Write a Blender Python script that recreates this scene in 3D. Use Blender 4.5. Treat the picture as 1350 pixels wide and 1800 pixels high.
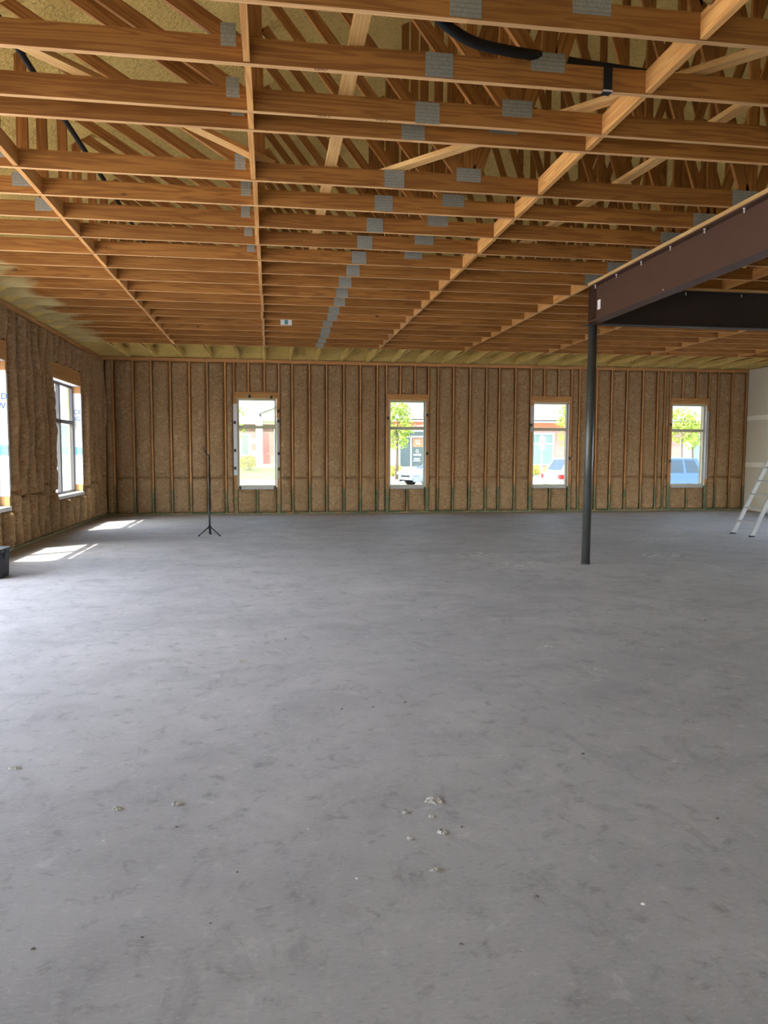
import bpy, math, random
from mathutils import Vector, Matrix, noise

scene = bpy.context.scene
for o in list(bpy.data.objects):
    bpy.data.objects.remove(o)
col = scene.collection
random.seed(7)

# ------------------------------------------------------------------ camera
F_PX, YAW, PITCH, ROLL, CAM_H = 1322.05, 0.14876, -0.07819, 0.00298, 1.468
cam_d = bpy.data.cameras.new('camera')
cam_d.sensor_fit = 'VERTICAL'
cam_d.sensor_height = 36.0
cam_d.lens = F_PX / 1800.0 * 36.0
cam_d.clip_start, cam_d.clip_end = 0.05, 500
cam = bpy.data.objects.new('camera', cam_d)
col.objects.link(cam)
fw = Vector((math.sin(YAW) * math.cos(PITCH), math.cos(YAW) * math.cos(PITCH), math.sin(PITCH)))
rt = Vector((math.cos(YAW), -math.sin(YAW), 0))
up = rt.cross(fw)
r2 = rt * math.cos(ROLL) + up * math.sin(ROLL)
u2 = up * math.cos(ROLL) - rt * math.sin(ROLL)
m3 = Matrix((r2, u2, -fw)).transposed()
cam.matrix_world = Matrix.Translation((0, 0, CAM_H)) @ m3.to_4x4()
scene.camera = cam

# ------------------------------------------------------------------ sky, sun, exposure
world = bpy.data.worlds.new('sky')
scene.world = world
world.use_nodes = True
wn = world.node_tree
bg = wn.nodes['Background']
sky = wn.nodes.new('ShaderNodeTexSky')
sky.sky_type = 'NISHITA'
sky.sun_disc = False
sky.sun_elevation = math.radians(55)
sky.sun_rotation = math.radians(234)
sky.air_density = 1.0
sky.dust_density = 1.5
hs = wn.nodes.new('ShaderNodeHueSaturation')
hs.inputs['Saturation'].default_value = 0.62
wn.links.new(sky.outputs[0], hs.inputs['Color'])
wn.links.new(hs.outputs[0], bg.inputs[0])
bg.inputs[1].default_value = 0.42
SUN = Vector((1.0, 0.73, -1.77)).normalized()
sd = bpy.data.lights.new('sun', 'SUN')
sd.energy = 3.0
sd.angle = math.radians(0.55)
sd.color = (1.0, 0.93, 0.80)
sun = bpy.data.objects.new('sun', sd)
sun.rotation_euler = SUN.to_track_quat('-Z', 'Y').to_euler()
sun.location = (-20, -15, 40)
col.objects.link(sun)
scene.view_settings.view_transform = 'Standard'
scene.view_settings.look = 'None'
scene.view_settings.gamma = 1.0
scene.view_settings.use_curve_mapping = False
scene.view_settings.exposure = 2.38
scene.cycles.max_bounces = 8
scene.cycles.diffuse_bounces = 5
scene.cycles.transparent_max_bounces = 10

# ------------------------------------------------------------------ dimensions
XL, XR, YB, YF, ZC = -3.836, 12.358, 18.24, -4.5, 3.66
RIDGE = (XL + XR) / 2
TRUSS_Y = [3.885, 4.49, 5.10, 5.375] + [6.335 + 0.638 * k for k in range(16)]


# ------------------------------------------------------------------ node helpers
class NT:
    def __init__(s, name, rough=0.8, metallic=0.0, spec=0.3):
        s.m = bpy.data.materials.new(name)
        s.m.use_nodes = True
        s.t = s.m.node_tree
        s.b = s.t.nodes['Principled BSDF']
        s.b.inputs['Roughness'].default_value = rough
        s.b.inputs['Metallic'].default_value = metallic
        s.b.inputs['Specular IOR Level'].default_value = spec

    def n(s, typ, **kw):
        nd = s.t.nodes.new('ShaderNode' + typ)
        for k, v in kw.items():
            setattr(nd, k, v)
        return nd

    def l(s, a, b):
        s.t.links.new(a, b)

    def math(s, op, a, b=None, clamp=False):
        nd = s.n('Math', operation=op)
        nd.use_clamp = clamp
        for i, v in enumerate((a, b)):
            if v is None:
                continue
            if isinstance(v, (int, float)):
                nd.inputs[i].default_value = v
            else:
                s.l(v, nd.inputs[i])
        return nd.outputs[0]

    def pos(s):
        return s.n('NewGeometry').outputs['Position']

    def scale(s, vec, v):
        mp = s.n('Mapping')
        mp.inputs['Scale'].default_value = v
        s.l(vec, mp.inputs['Vector'])
        return mp.outputs[0]

    def noise(s, vec, scale, detail=4, rough=0.55, dist=0.0):
        nd = s.n('TexNoise')
        nd.inputs['Scale'].default_value = scale
        nd.inputs['Detail'].default_value = detail
        nd.inputs['Roughness'].default_value = rough
        nd.inputs['Distortion'].default_value = dist
        s.l(vec, nd.inputs['Vector'])
        return nd.outputs['Fac']

    def vor(s, vec, scale, feature='F1'):
        nd = s.n('TexVoronoi', feature=feature)
        nd.inputs['Scale'].default_value = scale
        s.l(vec, nd.inputs['Vector'])
        return nd.outputs['Distance']

    def step(s, v, a, b, to0=0.0, to1=1.0):
        nd = s.n('MapRange', interpolation_type='SMOOTHSTEP')
        nd.inputs['From Min'].default_value = a
        nd.inputs['From Max'].default_value = b
        nd.inputs['To Min'].default_value = to0
        nd.inputs['To Max'].default_value = to1
        s.l(v, nd.inputs['Value'])
        return nd.outputs[0]

    def mix(s, f, a, b, mode='MIX'):
        nd = s.n('Mix', data_type='RGBA', blend_type=mode)
        for sock, v in ((nd.inputs[0], f), (nd.inputs[6], a), (nd.inputs[7], b)):
            if isinstance(v, (int, float)):
                sock.default_value = v
            elif isinstance(v, tuple):
                sock.default_value = (*v, 1)
            else:
                s.l(v, sock)
        return nd.outputs[2]

    def color(s, c):
        if isinstance(c, tuple):
            s.b.inputs['Base Color'].default_value = (*c, 1)
        else:
            s.l(c, s.b.inputs['Base Color'])

    def bump(s, h, strength, dist=0.01):
        bp = s.n('Bump')
        bp.inputs['Strength'].default_value = strength
        bp.inputs['Distance'].default_value = dist
        s.l(h, bp.inputs['Height'])
        s.l(bp.outputs[0], s.b.inputs['Normal'])


def plain(name, c, rough=0.7, metallic=0.0, var=0.12, scale=8.0, spec=0.3, bump=0.0):
    t = NT(name, rough, metallic, spec)
    p = t.n('TexCoord').outputs['Object']
    f = t.noise(p, scale, 5)
    d = tuple(v * (1 - var) for v in c)
    e = tuple(min(1, v * (1 + var)) for v in c)
    t.color(t.mix(f, d, e))
    if bump:
        t.bump(t.noise(p, scale * 8, 4), bump, 0.004)
    return t.m


def wood(name, light, dark, overspray=False, green=False, knots=True):
    t = NT(name, 0.62, 0.0, 0.25)
    uv = t.n('TexCoord').outputs['UV']
    rnd = t.n('ObjectInfo').outputs['Random']
    off = t.n('VectorMath', operation='ADD')
    cmb = t.n('CombineXYZ')
    t.l(t.math('MULTIPLY', rnd, 37.0), cmb.inputs[0])
    t.l(t.math('MULTIPLY', rnd, 11.0), cmb.inputs[1])
    t.l(uv, off.inputs[0])
    t.l(cmb.outputs[0], off.inputs[1])
    v = off.outputs[0]
    g1 = t.noise(t.scale(v, (0.7, 16, 1)), 1.0, 3, 0.5, 0.6)      # broad growth-ring figure
    rings = t.math('SINE', t.math('MULTIPLY', g1, 34.0))
    rings = t.step(rings, -0.6, 1.0)
    g2 = t.noise(t.scale(v, (2.5, 180, 1)), 1.0, 3, 0.6)          # fine grain
    tone = t.mix(rnd, tuple(c * 0.82 for c in light), tuple(min(1, c * 1.12) for c in light))
    c = t.mix(t.math('MULTIPLY', rings, 0.62), tone, dark)
    c = t.mix(t.math('MULTIPLY', t.step(g2, 0.45, 0.75), 0.35), c, dark)
    c = t.mix(t.math('MULTIPLY', t.step(t.noise(t.scale(v, (1.1, 3, 1)), 1.0, 3), 0.4, 0.8), 0.4), c, tuple(k * 0.75 for k in dark))
    if knots:
        kd = t.vor(t.scale(v, (2.0, 4.2, 1)), 1.0)
        kn = t.math('MULTIPLY', t.step(kd, 0.085, 0.045), t.step(t.noise(t.scale(v, (0.8, 1.5, 1)), 1.0, 2), 0.50, 0.56))
        c = t.mix(t.math('MULTIPLY', kn, 0.85), c, (0.07, 0.025, 0.01))
    if overspray:
        p = t.pos()
        sx = t.n('SeparateXYZ')
        t.l(p, sx.inputs[0])
        nz = t.noise(t.scale(p, (1.2, 2.2, 6)), 1.0, 4)
        a = t.math('ADD', sx.outputs[0], t.math('MULTIPLY', nz, 1.5))
        m_ = t.step(a, -2.35, -2.75)
        c = t.mix(m_, c, t.mix(t.noise(p, 22, 4), (0.50, 0.41, 0.19), (0.66, 0.56, 0.30)))
    if green:
        p = t.pos()
        sx = t.n('SeparateXYZ')
        t.l(p, sx.inputs[0])
        nz = t.noise(t.scale(p, (1.6, 1.6, 5)), 1.0, 3)
        a = t.math('ADD', sx.outputs[2], t.math('MULTIPLY', nz, 0.5))
        m_ = t.step(a, 1.04, 0.78)
        c = t.mix(t.math('MULTIPLY', m_, t.step(t.noise(p, 6, 4), 0.25, 0.6, 0.25, 0.85)), c, t.mix(rings, (0.035, 0.115, 0.065), (0.11, 0.20, 0.115)))
    t.color(c)
    t.bump(g2, 0.25, 0.003)
    return t.m


M = {}
M['chord'] = wood('wood_chord', (0.39, 0.172, 0.040), (0.20, 0.072, 0.015), overspray=True)
M['edge'] = wood('wood_chord_edge_lit', (0.70, 0.42, 0.19), (0.52, 0.28, 0.11), overspray=True, knots=False)  # lighter copy of the chord wood, paints bounce light on undersides
M['web'] = wood('wood_web', (0.37, 0.160, 0.038), (0.18, 0.062, 0.014))
M['block'] = wood('wood_block', (0.72, 0.38, 0.125), (0.45, 0.195, 0.052))
M['brace'] = wood('wood_brace', (0.82, 0.52, 0.21), (0.52, 0.27, 0.085))
M['stud'] = wood('wood_stud', (0.60, 0.31, 0.12), (0.38, 0.17, 0.06), green=True)
M['header'] = wood('wood_header', (0.56, 0.29, 0.10), (0.36, 0.16, 0.05), knots=False)
M['nailer'] = wood('wood_nailer', (0.72, 0.48, 0.20), (0.50, 0.28, 0.10))

# galvanised nail plate: rows of punched teeth
t = NT('galvanised_plate', 0.5, 0.55, 0.4)
p = t.n('TexCoord').outputs['Object']
br = t.n('TexBrick')
t.l(t.n('TexCoord').outputs['UV'], br.inputs['Vector'])
br.inputs['Scale'].default_value = 30.0
br.inputs['Mortar Size'].default_value = 0.06
br.inputs['Brick Width'].default_value = 0.25
br.inputs['Row Height'].default_value = 0.7
br.inputs['Color1'].default_value = (0.50, 0.52, 0.48, 1)
br.inputs['Color2'].default_value = (0.36, 0.38, 0.35, 1)
br.inputs['Mortar'].default_value = (0.15, 0.15, 0.13, 1)
t.color(t.mix(t.math('MULTIPLY', t.noise(p, 60, 3), 0.5), br.outputs['Color'], (0.55, 0.56, 0.5)))
t.bump(br.outputs['Fac'], 0.6, 0.003)
M['plate'] = t.m

# spray foam
t = NT('spray_foam', 0.9, 0, 0.15)
p = t.pos()
f = t.noise(p, 1.6, 5)
f2 = t.noise(p, 26, 4, 0.6, 0.5)
c = t.mix(f, (0.71, 0.50, 0.14), (0.86, 0.66, 0.25))
c = t.mix(t.step(f2, 0.5, 0.70, 0, 0.6), c, (0.40, 0.30, 0.10))
t.color(c)
t.bump(f2, 1.0, 0.03)
M['foam'] = t.m

# fibreglass batt
t = NT('fibreglass_batt', 0.97, 0, 0.05)
p = t.pos()
f = t.noise(p, 2.2, 5)
f2 = t.noise(t.scale(p, (1, 1, 1.2)), 9.5, 7, 0.72, 2.2)
f3 = t.noise(p, 75, 4, 0.65, 2.0)
c = t.mix(f, (0.43, 0.255, 0.120), (0.58, 0.385, 0.215))
c = t.mix(t.step(f2, 0.49, 0.64, 0, 0.62), c, (0.80, 0.60, 0.37))
c = t.mix(t.step(f2, 0.47, 0.34, 0, 0.66), c, (0.24, 0.125, 0.055))
c = t.mix(t.step(f3, 0.55, 0.72, 0, 0.55), c, (0.23, 0.125, 0.06))
t.color(c)
t.bump(t.math('ADD', f2, t.math('MULTIPLY', f3, 0.6)), 1.0, 0.035)
M['batt'] = t.m

# concrete slab
t = NT('concrete_slab', 0.55, 0, 0.35)
p = t.pos()
b0 = t.noise(p, 0.35, 4, 0.6, 0.4)
b1 = t.noise(t.scale(p, (1.0, 1.25, 1)), 1.5, 6, 0.62, 0.6)
b2 = t.noise(p, 9, 6, 0.7, 0.4)
b3 = t.noise(t.scale(p, (1, 2.6, 1)), 34, 5, 0.7)
b4 = t.noise(p, 160, 3, 0.6)
b5 = t.noise(t.scale(p, (1.0, 0.55, 1)), 3.6, 7, 0.72, 1.2)
c = t.mix(t.step(b0, 0.3, 0.7), (0.365, 0.372, 0.392), (0.455, 0.460, 0.478))
c = t.mix(t.step(b1, 0.46, 0.70, 0, 0.5), c, (0.29, 0.292, 0.307))
c = t.mix(t.step(b1, 0.44, 0.25, 0, 0.4), c, (0.53, 0.535, 0.555))
c = t.mix(t.step(b5, 0.52, 0.70, 0, 0.55), c, (0.255, 0.255, 0.265))
c = t.mix(t.step(b2, 0.53, 0.70, 0, 0.65), c, (0.235, 0.232, 0.235))
c = t.mix(t.step(b2, 0.44, 0.28, 0, 0.5), c, (0.58, 0.585, 0.60))
c = t.mix(t.step(b3, 0.54, 0.70, 0, 0.5), c, (0.58, 0.58, 0.585))
c = t.mix(t.step(b3, 0.45, 0.28, 0, 0.55), c, (0.215, 0.212, 0.215))
c = t.mix(t.step(b4, 0.60, 0.72, 0, 0.5), c, (0.18, 0.175, 0.175))
# brown dust along the walls and pale plaster scuffs
sx = t.n('SeparateXYZ')
t.l(p, sx.inputs[0])
dwl = t.step(t.math('ADD', sx.outputs[0], t.math('MULTIPLY', b1, 1.0)), -2.75, -3.5)
dwb = t.step(t.math('SUBTRACT', sx.outputs[1], t.math('MULTIPLY', b1, 1.6)), 16.1, 17.6)
c = t.mix(t.math('MULTIPLY', t.math('MAXIMUM', dwl, dwb), 0.55), c, (0.38, 0.27, 0.16))
for (cx, cy, r) in ((3.30, 9.50, 0.55), (3.0, 10.5, 0.5), (6.5, 12.0, 0.6), (5.6, 10.1, 0.5), (2.05, 5.35, 0.12), (2.15, 4.75, 0.12)):
    dv = t.n('VectorMath', operation='DISTANCE')
    t.l(p, dv.inputs[0])
    dv.inputs[1].default_value = (cx, cy, 0)
    mk = t.math('MULTIPLY', t.step(dv.outputs['Value'], r, r * 0.3), t.step(t.noise(t.scale(p, (1, 0.7, 1)), 11, 5, 0.75), 0.50, 0.62))
    c = t.mix(t.math('MULTIPLY', mk, 0.7), c, (0.80, 0.79, 0.77))
t.color(c)
t.l(t.step(b1, 0.25, 0.75, 0.62, 0.80), t.b.inputs['Roughness'])
t.bump(t.math('ADD', b2, t.math('MULTIPLY', b4, 0.25)), 0.18, 0.006)
M['concrete'] = t.m

M['spall'] = plain('spalled_aggregate', (0.42, 0.40, 0.37), 0.9, var=0.85, scale=120)
M['crumb'] = plain('debris_crumb', (0.16, 0.13, 0.11), 0.9, var=0.5, scale=60)
M['crumb_pale'] = plain('plaster_crumb', (0.72, 0.70, 0.66), 0.9, var=0.3, scale=60)
M['drywall'] = plain('drywall_paper', (0.60, 0.56, 0.47), 0.9, var=0.05, scale=1.5)
M['joint'] = plain('joint_compound', (0.80, 0.78, 0.72), 0.85, var=0.05, scale=3)
M['osb'] = plain('osb_sheathing', (0.42, 0.28, 0.14), 0.85, var=0.35, scale=14)
M['brickout'] = plain('exterior_masonry', (0.40, 0.24, 0.18), 0.9, var=0.2)
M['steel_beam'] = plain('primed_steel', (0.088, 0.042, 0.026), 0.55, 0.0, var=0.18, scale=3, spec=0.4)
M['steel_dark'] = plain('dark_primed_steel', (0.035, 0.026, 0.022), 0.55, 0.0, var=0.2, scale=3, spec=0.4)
t = NT('steel_pipe', 0.36, 0.25, 0.5)
p = t.pos()
f = t.noise(t.scale(p, (8, 8, 3)), 1.0, 5, 0.7)
c = t.mix(f, (0.035, 0.038, 0.036), (0.10, 0.105, 0.10))
c = t.mix(t.step(t.noise(p, 45, 4), 0.62, 0.75, 0, 0.6), c, (0.30, 0.31, 0.30))
t.color(c)
M['pipe'] = t.m
M['screw'] = plain('zinc_screw', (0.75, 0.74, 0.70), 0.4, 0.4, var=0.1)
M['paper'] = plain('white_paper', (0.85, 0.83, 0.80), 0.8, var=0.05)
M['teal'] = plain('teal_print', (0.10, 0.30, 0.34), 0.8, var=0.2)
M['blackplastic'] = plain('black_plastic', (0.012, 0.012, 0.013), 0.45, var=0.2, spec=0.5)
M['rubber'] = plain('black_rubber', (0.010, 0.010, 0.011), 0.6, var=0.2)
M['tote'] = plain('charcoal_plastic', (0.030, 0.034, 0.045), 0.5, var=0.15, spec=0.4)
M['alu'] = plain('brushed_aluminium', (0.42, 0.42, 0.41), 0.55, 0.25, var=0.12, scale=20)
M['vinyl'] = plain('almond_vinyl', (0.50, 0.48, 0.36), 0.5, var=0.06)
M['bronze'] = plain('dark_bronze_frame', (0.055, 0.050, 0.052), 0.45, var=0.15, spec=0.5)
M['wrap'] = plain('house_wrap', (0.62, 0.62, 0.65), 0.55, var=0.06, scale=10, bump=0.3)
M['tape'] = plain('grey_flashing', (0.45, 0.45, 0.46), 0.6, var=0.15)
M['blueink'] = plain('blue_ink', (0.05, 0.14, 0.42), 0.7, var=0.1)
M['ink'] = plain('dark_ink', (0.10, 0.05, 0.03), 0.8, var=0.1)
M['tealtape'] = plain('teal_tape', (0.15, 0.42, 0.48), 0.6, var=0.1)
M['greyink'] = plain('grey_print', (0.30, 0.31, 0.34), 0.7, var=0.1)
# glass: pane tint added to dim the bright outdoors
m = bpy.data.materials.new('tinted_glass')
m.use_nodes = True
nt = m.node_tree
nt.nodes.remove(nt.nodes['Principled BSDF'])
tr = nt.nodes.new('ShaderNodeBsdfTransparent')
tr.inputs[0].default_value = (0.67, 0.70, 0.685, 1)
gl = nt.nodes.new('ShaderNodeBsdfGlossy')
gl.inputs['Roughness'].default_value = 0.02
gl.inputs[0].default_value = (0.8, 0.8, 0.8, 1)
mx = nt.nodes.new('ShaderNodeMixShader')
mx.inputs[0].default_value = 0.05
nt.links.new(tr.outputs[0], mx.inputs[1])
nt.links.new(gl.outputs[0], mx.inputs[2])
nt.links.new(mx.outputs[0], nt.nodes['Material Output'].inputs[0])
M['glass'] = m
m2_ = m.copy()
m2_.name = 'clear_glass'
for nd_ in m2_.node_tree.nodes:
    if nd_.type == 'BSDF_TRANSPARENT':
        nd_.inputs[0].default_value = (0.93, 0.95, 0.94, 1)
M['clearglass'] = m2_


# ------------------------------------------------------------------ object helpers
def tag(o, label=None, cat=None, group=None, kind=None):
    if label:
        o['label'] = label
    if cat:
        o['category'] = cat
    if group:
        o['group'] = group
    if kind:
        o['kind'] = kind
    return o


def empty(name, loc=(0, 0, 0), parent=None, **kw):
    o = bpy.data.objects.new(name, None)
    o.empty_display_size = 0.1
    o.location = loc
    col.objects.link(o)
    if parent:
        o.parent = parent
    return tag(o, **kw)


def world_loc(o):
    v = Vector((0, 0, 0))
    while o is not None:
        v = v + Vector(o.location)
        o = o.parent
    return v


class MB:
    """Collects vertices (world coordinates) and faces; build() links them as one mesh object."""

    def __init__(s):
        s.v, s.f, s.uv, s.sm = [], [], [], []

    def quadface(s, idx, uvs=None, smooth=False):
        s.f.append(idx)
        s.uv.append(uvs or [(0, 0)] * len(idx))
        s.sm.append(smooth)

    def board(s, p0, p1, w, t, wdir):
        """box along p0-p1, width w along wdir, thickness t across"""
        p0, p1 = Vector(p0), Vector(p1)
        a = (p1 - p0)
        L = a.length
        a = a / L
        wd = Vector(wdir)
        wd = (wd - a * wd.dot(a)).normalized()
        td = a.cross(wd)
        b = len(s.v)
        for q in (p0, p1):
            for (i, j) in ((-1, -1), (1, -1), (1, 1), (-1, 1)):
                s.v.append(q + wd * (w / 2 * i) + td * (t / 2 * j))
        per = [0, w, w + t, 2 * w + t, 2 * w + 2 * t]
        for k in range(4):
            k2 = (k + 1) % 4
            s.quadface([b + k, b + k2, b + 4 + k2, b + 4 + k],
                       [(0, per[k]), (0, per[k + 1]), (L, per[k + 1]), (L, per[k])])
        s.quadface([b + 3, b + 2, b + 1, b], [(0, 0), (w * 0.2, 0), (w * 0.2, t), (0, t)])
        s.quadface([b + 4, b + 5, b + 6, b + 7], [(0, 0), (w * 0.2, 0), (w * 0.2, t), (0, t)])
        return s

    def box(s, x0, x1, y0, y1, z0, z1):
        sx, sy, sz = x1 - x0, y1 - y0, z1 - z0
        cx, cy, cz = (x0 + x1) / 2, (y0 + y1) / 2, (z0 + z1) / 2
        if sz >= sx and sz >= sy:
            return s.board((cx, cy, z0), (cx, cy, z1), max(sx, 1e-4), max(sy, 1e-4), (1, 0, 0))
        if sx >= sy:
            return s.board((x0, cy, cz), (x1, cy, cz), max(sz, 1e-4), max(sy, 1e-4), (0, 0, 1))
        return s.board((cx, y0, cz), (cx, y1, cz), max(sz, 1e-4), max(sx, 1e-4), (0, 0, 1))

    def tube(s, pts, r, n=10, cap=True):
        pts = [Vector(p) for p in pts]
        rs = r if isinstance(r, (list, tuple)) else [r] * len(pts)
        b = len(s.v)
        ref = None
        for i, p in enumerate(pts):
            d = (pts[min(i + 1, len(pts) - 1)] - pts[max(i - 1, 0)]).normalized()
            if ref is None:
                ref = Vector((0, 0, 1)) if abs(d.z) < 0.9 else Vector((1, 0, 0))
            e1 = (ref - d * ref.dot(d)).normalized()
            ref = e1
            e2 = d.cross(e1)
            for k in range(n):
                a = 2 * math.pi * k / n
                s.v.append(p + (e1 * math.cos(a) + e2 * math.sin(a)) * rs[i])
        for i in range(len(pts) - 1):
            for k in range(n):
                k2 = (k + 1) % n
                s.quadface([b + i * n + k, b + i * n + k2, b + (i + 1) * n + k2, b + (i + 1) * n + k], smooth=True)
        if cap:
            s.quadface([b + k for k in reversed(range(n))])
            e = b + (len(pts) - 1) * n
            s.quadface([e + k for k in range(n)])
        return s

    def poly(s, pts, thick_dir):
        """prism: polygon pts extruded by thick_dir"""
        b = len(s.v)
        n = len(pts)
        d = Vector(thick_dir)
        for p in pts:
            s.v.append(Vector(p))
        for p in pts:
            s.v.append(Vector(p) + d)
        s.quadface(list(range(b, b + n)), [(q[0], q[2]) for q in pts])
        s.quadface([b + n + k for k in reversed(range(n))], [(pts[k][0], pts[k][2]) for k in reversed(range(n))])
        for k in range(n):
            k2 = (k + 1) % n
            s.quadface([b + k2, b + k, b + n + k, b + n + k2])
        return s

    def grid(s, rows, smooth=True, closed=False):
        b = len(s.v)
        nr, nc = len(rows), len(rows[0])
        for r_ in rows:
            for p in r_:
                s.v.append(Vector(p))
        for i in range(nr - 1):
            for j in range(nc - 1 if not closed else nc):
                j2 = (j + 1) % nc
                s.quadface([b + i * nc + j, b + i * nc + j2, b + (i + 1) * nc + j2, b + (i + 1) * nc + j], smooth=smooth)
        return s

    def build(s, name, mat, parent=None, loc=None, edge=None, **kw):
        me = bpy.data.meshes.new(name)
        o = bpy.data.objects.new(name, me)
        base = Vector((0, 0, 0))
        if parent is not None:
            o.parent = parent
            base = world_loc(parent)
        if loc is not None:
            o.location = Vector(loc) - base
            base = Vector(loc)
        me.from_pydata([tuple(Vector(v) - base) for v in s.v], [], s.f)
        uvl = me.uv_layers.new(name='UVMap')
        flat = [c for face in s.uv for q in face for c in q]
        uvl.data.foreach_set('uv', flat)
        me.polygons.foreach_set('use_smooth', s.sm)
        me.materials.append(M[mat])
        if edge:   # narrow faces paler: floor-bounce light painted into the colour
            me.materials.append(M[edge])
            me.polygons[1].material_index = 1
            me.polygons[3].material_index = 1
        me.update()
        col.objects.link(o)
        return tag(o, **kw)


def board(name, mat, parent, p0, p1, w, t, wdir, **kw):
    return MB().board(p0, p1, w, t, wdir).build(name, mat, parent, **kw)


def boxo(name, mat, parent, *a, **kw):
    return MB().box(*a).build(name, mat, parent, **kw)


def text(name, body, mat, parent, loc, rot, size, extrude=0.0005, align='CENTER'):
    cu = bpy.data.curves.new(name, 'FONT')
    cu.body = body
    cu.size = size
    cu.extrude = extrude
    cu.align_x = align
    cu.materials.append(M[mat])
    tmp = bpy.data.objects.new(name + '_curve', cu)
    me = bpy.data.meshes.new_from_object(tmp)
    bpy.data.objects.remove(tmp)
    bpy.data.curves.remove(cu)
    o = bpy.data.objects.new(name, me)
    if parent:
        o.parent = parent
    o.location = Vector(loc) - (world_loc(parent) if parent else Vector())
    o.rotation_euler = rot
    col.objects.link(o)
    return o


def fbm(x, y, z, s=1.0):
    return noise.noise(Vector((x * s, y * s, z * s)))


# ================================================================== FLOOR
floor = boxo('floor', 'concrete', None, XL - 0.35, XR + 0.35, YF - 0.3, YB + 0.35, -0.3, 0.0,
             label='grey trowelled concrete floor slab', kind='structure')


def spall(x, y, rx, ry, seed, ang=0.0):
    rnd = random.Random(seed)
    mb = MB()
    n, rings = 18, 5
    ctr = None
    rows = []
    prof = [0.006, -0.001, 0.003, 0.004, -0.001]
    ca, sa = math.cos(ang), math.sin(ang)
    rim = [rnd.uniform(0.7, 1.15) for _ in range(n)]
    for i in range(rings):
        f = (i + 0.25) / (rings - 0.75) if i else 0.02
        row = []
        for k in range(n):
            a = 2 * math.pi * k / n
            q = f * (rim[k] if i else 1)
            px, py = rx * q * math.cos(a), ry * q * math.sin(a)
            z = 0.0012 + (rnd.uniform(0.0, 0.011) if i < rings - 1 else -0.002)
            row.append((x + px * ca - py * sa, y + px * sa + py * ca, z))
        rows.append(row)
    mb.grid(rows, smooth=False, closed=True)
    mb.build('spalled_chip', 'spall', floor, label='rough spalled patch with exposed aggregate')


for i, a in enumerate([(0.67, 3.01, 0.046, 0.030, -0.6), (0.645, 2.75, 0.021, 0.018, 0), (0.53, 2.93, 0.016, 0.012, 0.5),
                       (-0.64, 3.13, 0.022, 0.016, 0), (-0.40, 3.14, 0.026, 0.014, 0.3), (-1.19, 3.61, 0.03, 0.012, 0),
                       (-0.22, 5.29, 0.05, 0.02, 0), (0.51, 2.72, 0.012, 0.009, 0), (0.56, 2.50, 0.02, 0.012, 0.4), (0.63, 2.88, 0.012, 0.01, 0)]):
    spall(a[0], a[1], a[2], a[3], 50 + i, a[4])

crumb_spots = [(0.39, 4.21), (0.57, 4.22), (0.77, 4.27), (0.91, 4.10), (1.69, 4.12), (2.12, 4.94), (-0.38, 2.94), (-0.64, 2.87), (-0.40, 2.26),
               (-0.20, 2.30), (0.86, 2.29), (1.19, 2.20), (1.77, 2.70), (-0.71, 2.25), (-0.13, 2.58), (0.28, 2.48), (-2.11, 7.29), (2.75, 10.55),
               (3.80, 6.08), (0.13, 2.85), (0.55, 2.09), (0.73, 2.78), (1.5, 3.4), (2.9, 5.2), (0.1, 5.9), (1.3, 6.4)]
for i, (x, y) in enumerate(crumb_spots):
    rnd = random.Random(300 + i)
    r = rnd.uniform(0.004, 0.008) * (1 + 0.06 * y)
    rows = []
    for k in range(4):
        ph = math.pi * (k / 3.0) * 0.5
        rows.append([(x + r * math.cos(ph) * rnd.uniform(0.7, 1.3) * math.cos(a * math.pi / 3), y + r * 0.7 * math.cos(ph) * rnd.uniform(0.7, 1.3) * math.sin(a * math.pi / 3),
                      max(0.0, r * 0.6 * math.sin(ph) * rnd.uniform(0.8, 1.2))) for a in range(6)])
    mb = MB().grid(rows, smooth=False, closed=True)
    pale = i % 4 == 3
    mb.build('debris_crumb', 'crumb_pale' if pale else 'crumb', None, loc=(x, y, 0),
             label='tiny pale plaster crumb lying on the concrete floor' if pale else 'tiny dark debris crumb lying on the concrete floor',
             cat='debris', group='pale crumbs on the floor' if pale else 'dark crumbs on the floor')

# ================================================================== WALLS
STUD_T = 0.038
BATT_SEAM = 0.865


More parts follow.
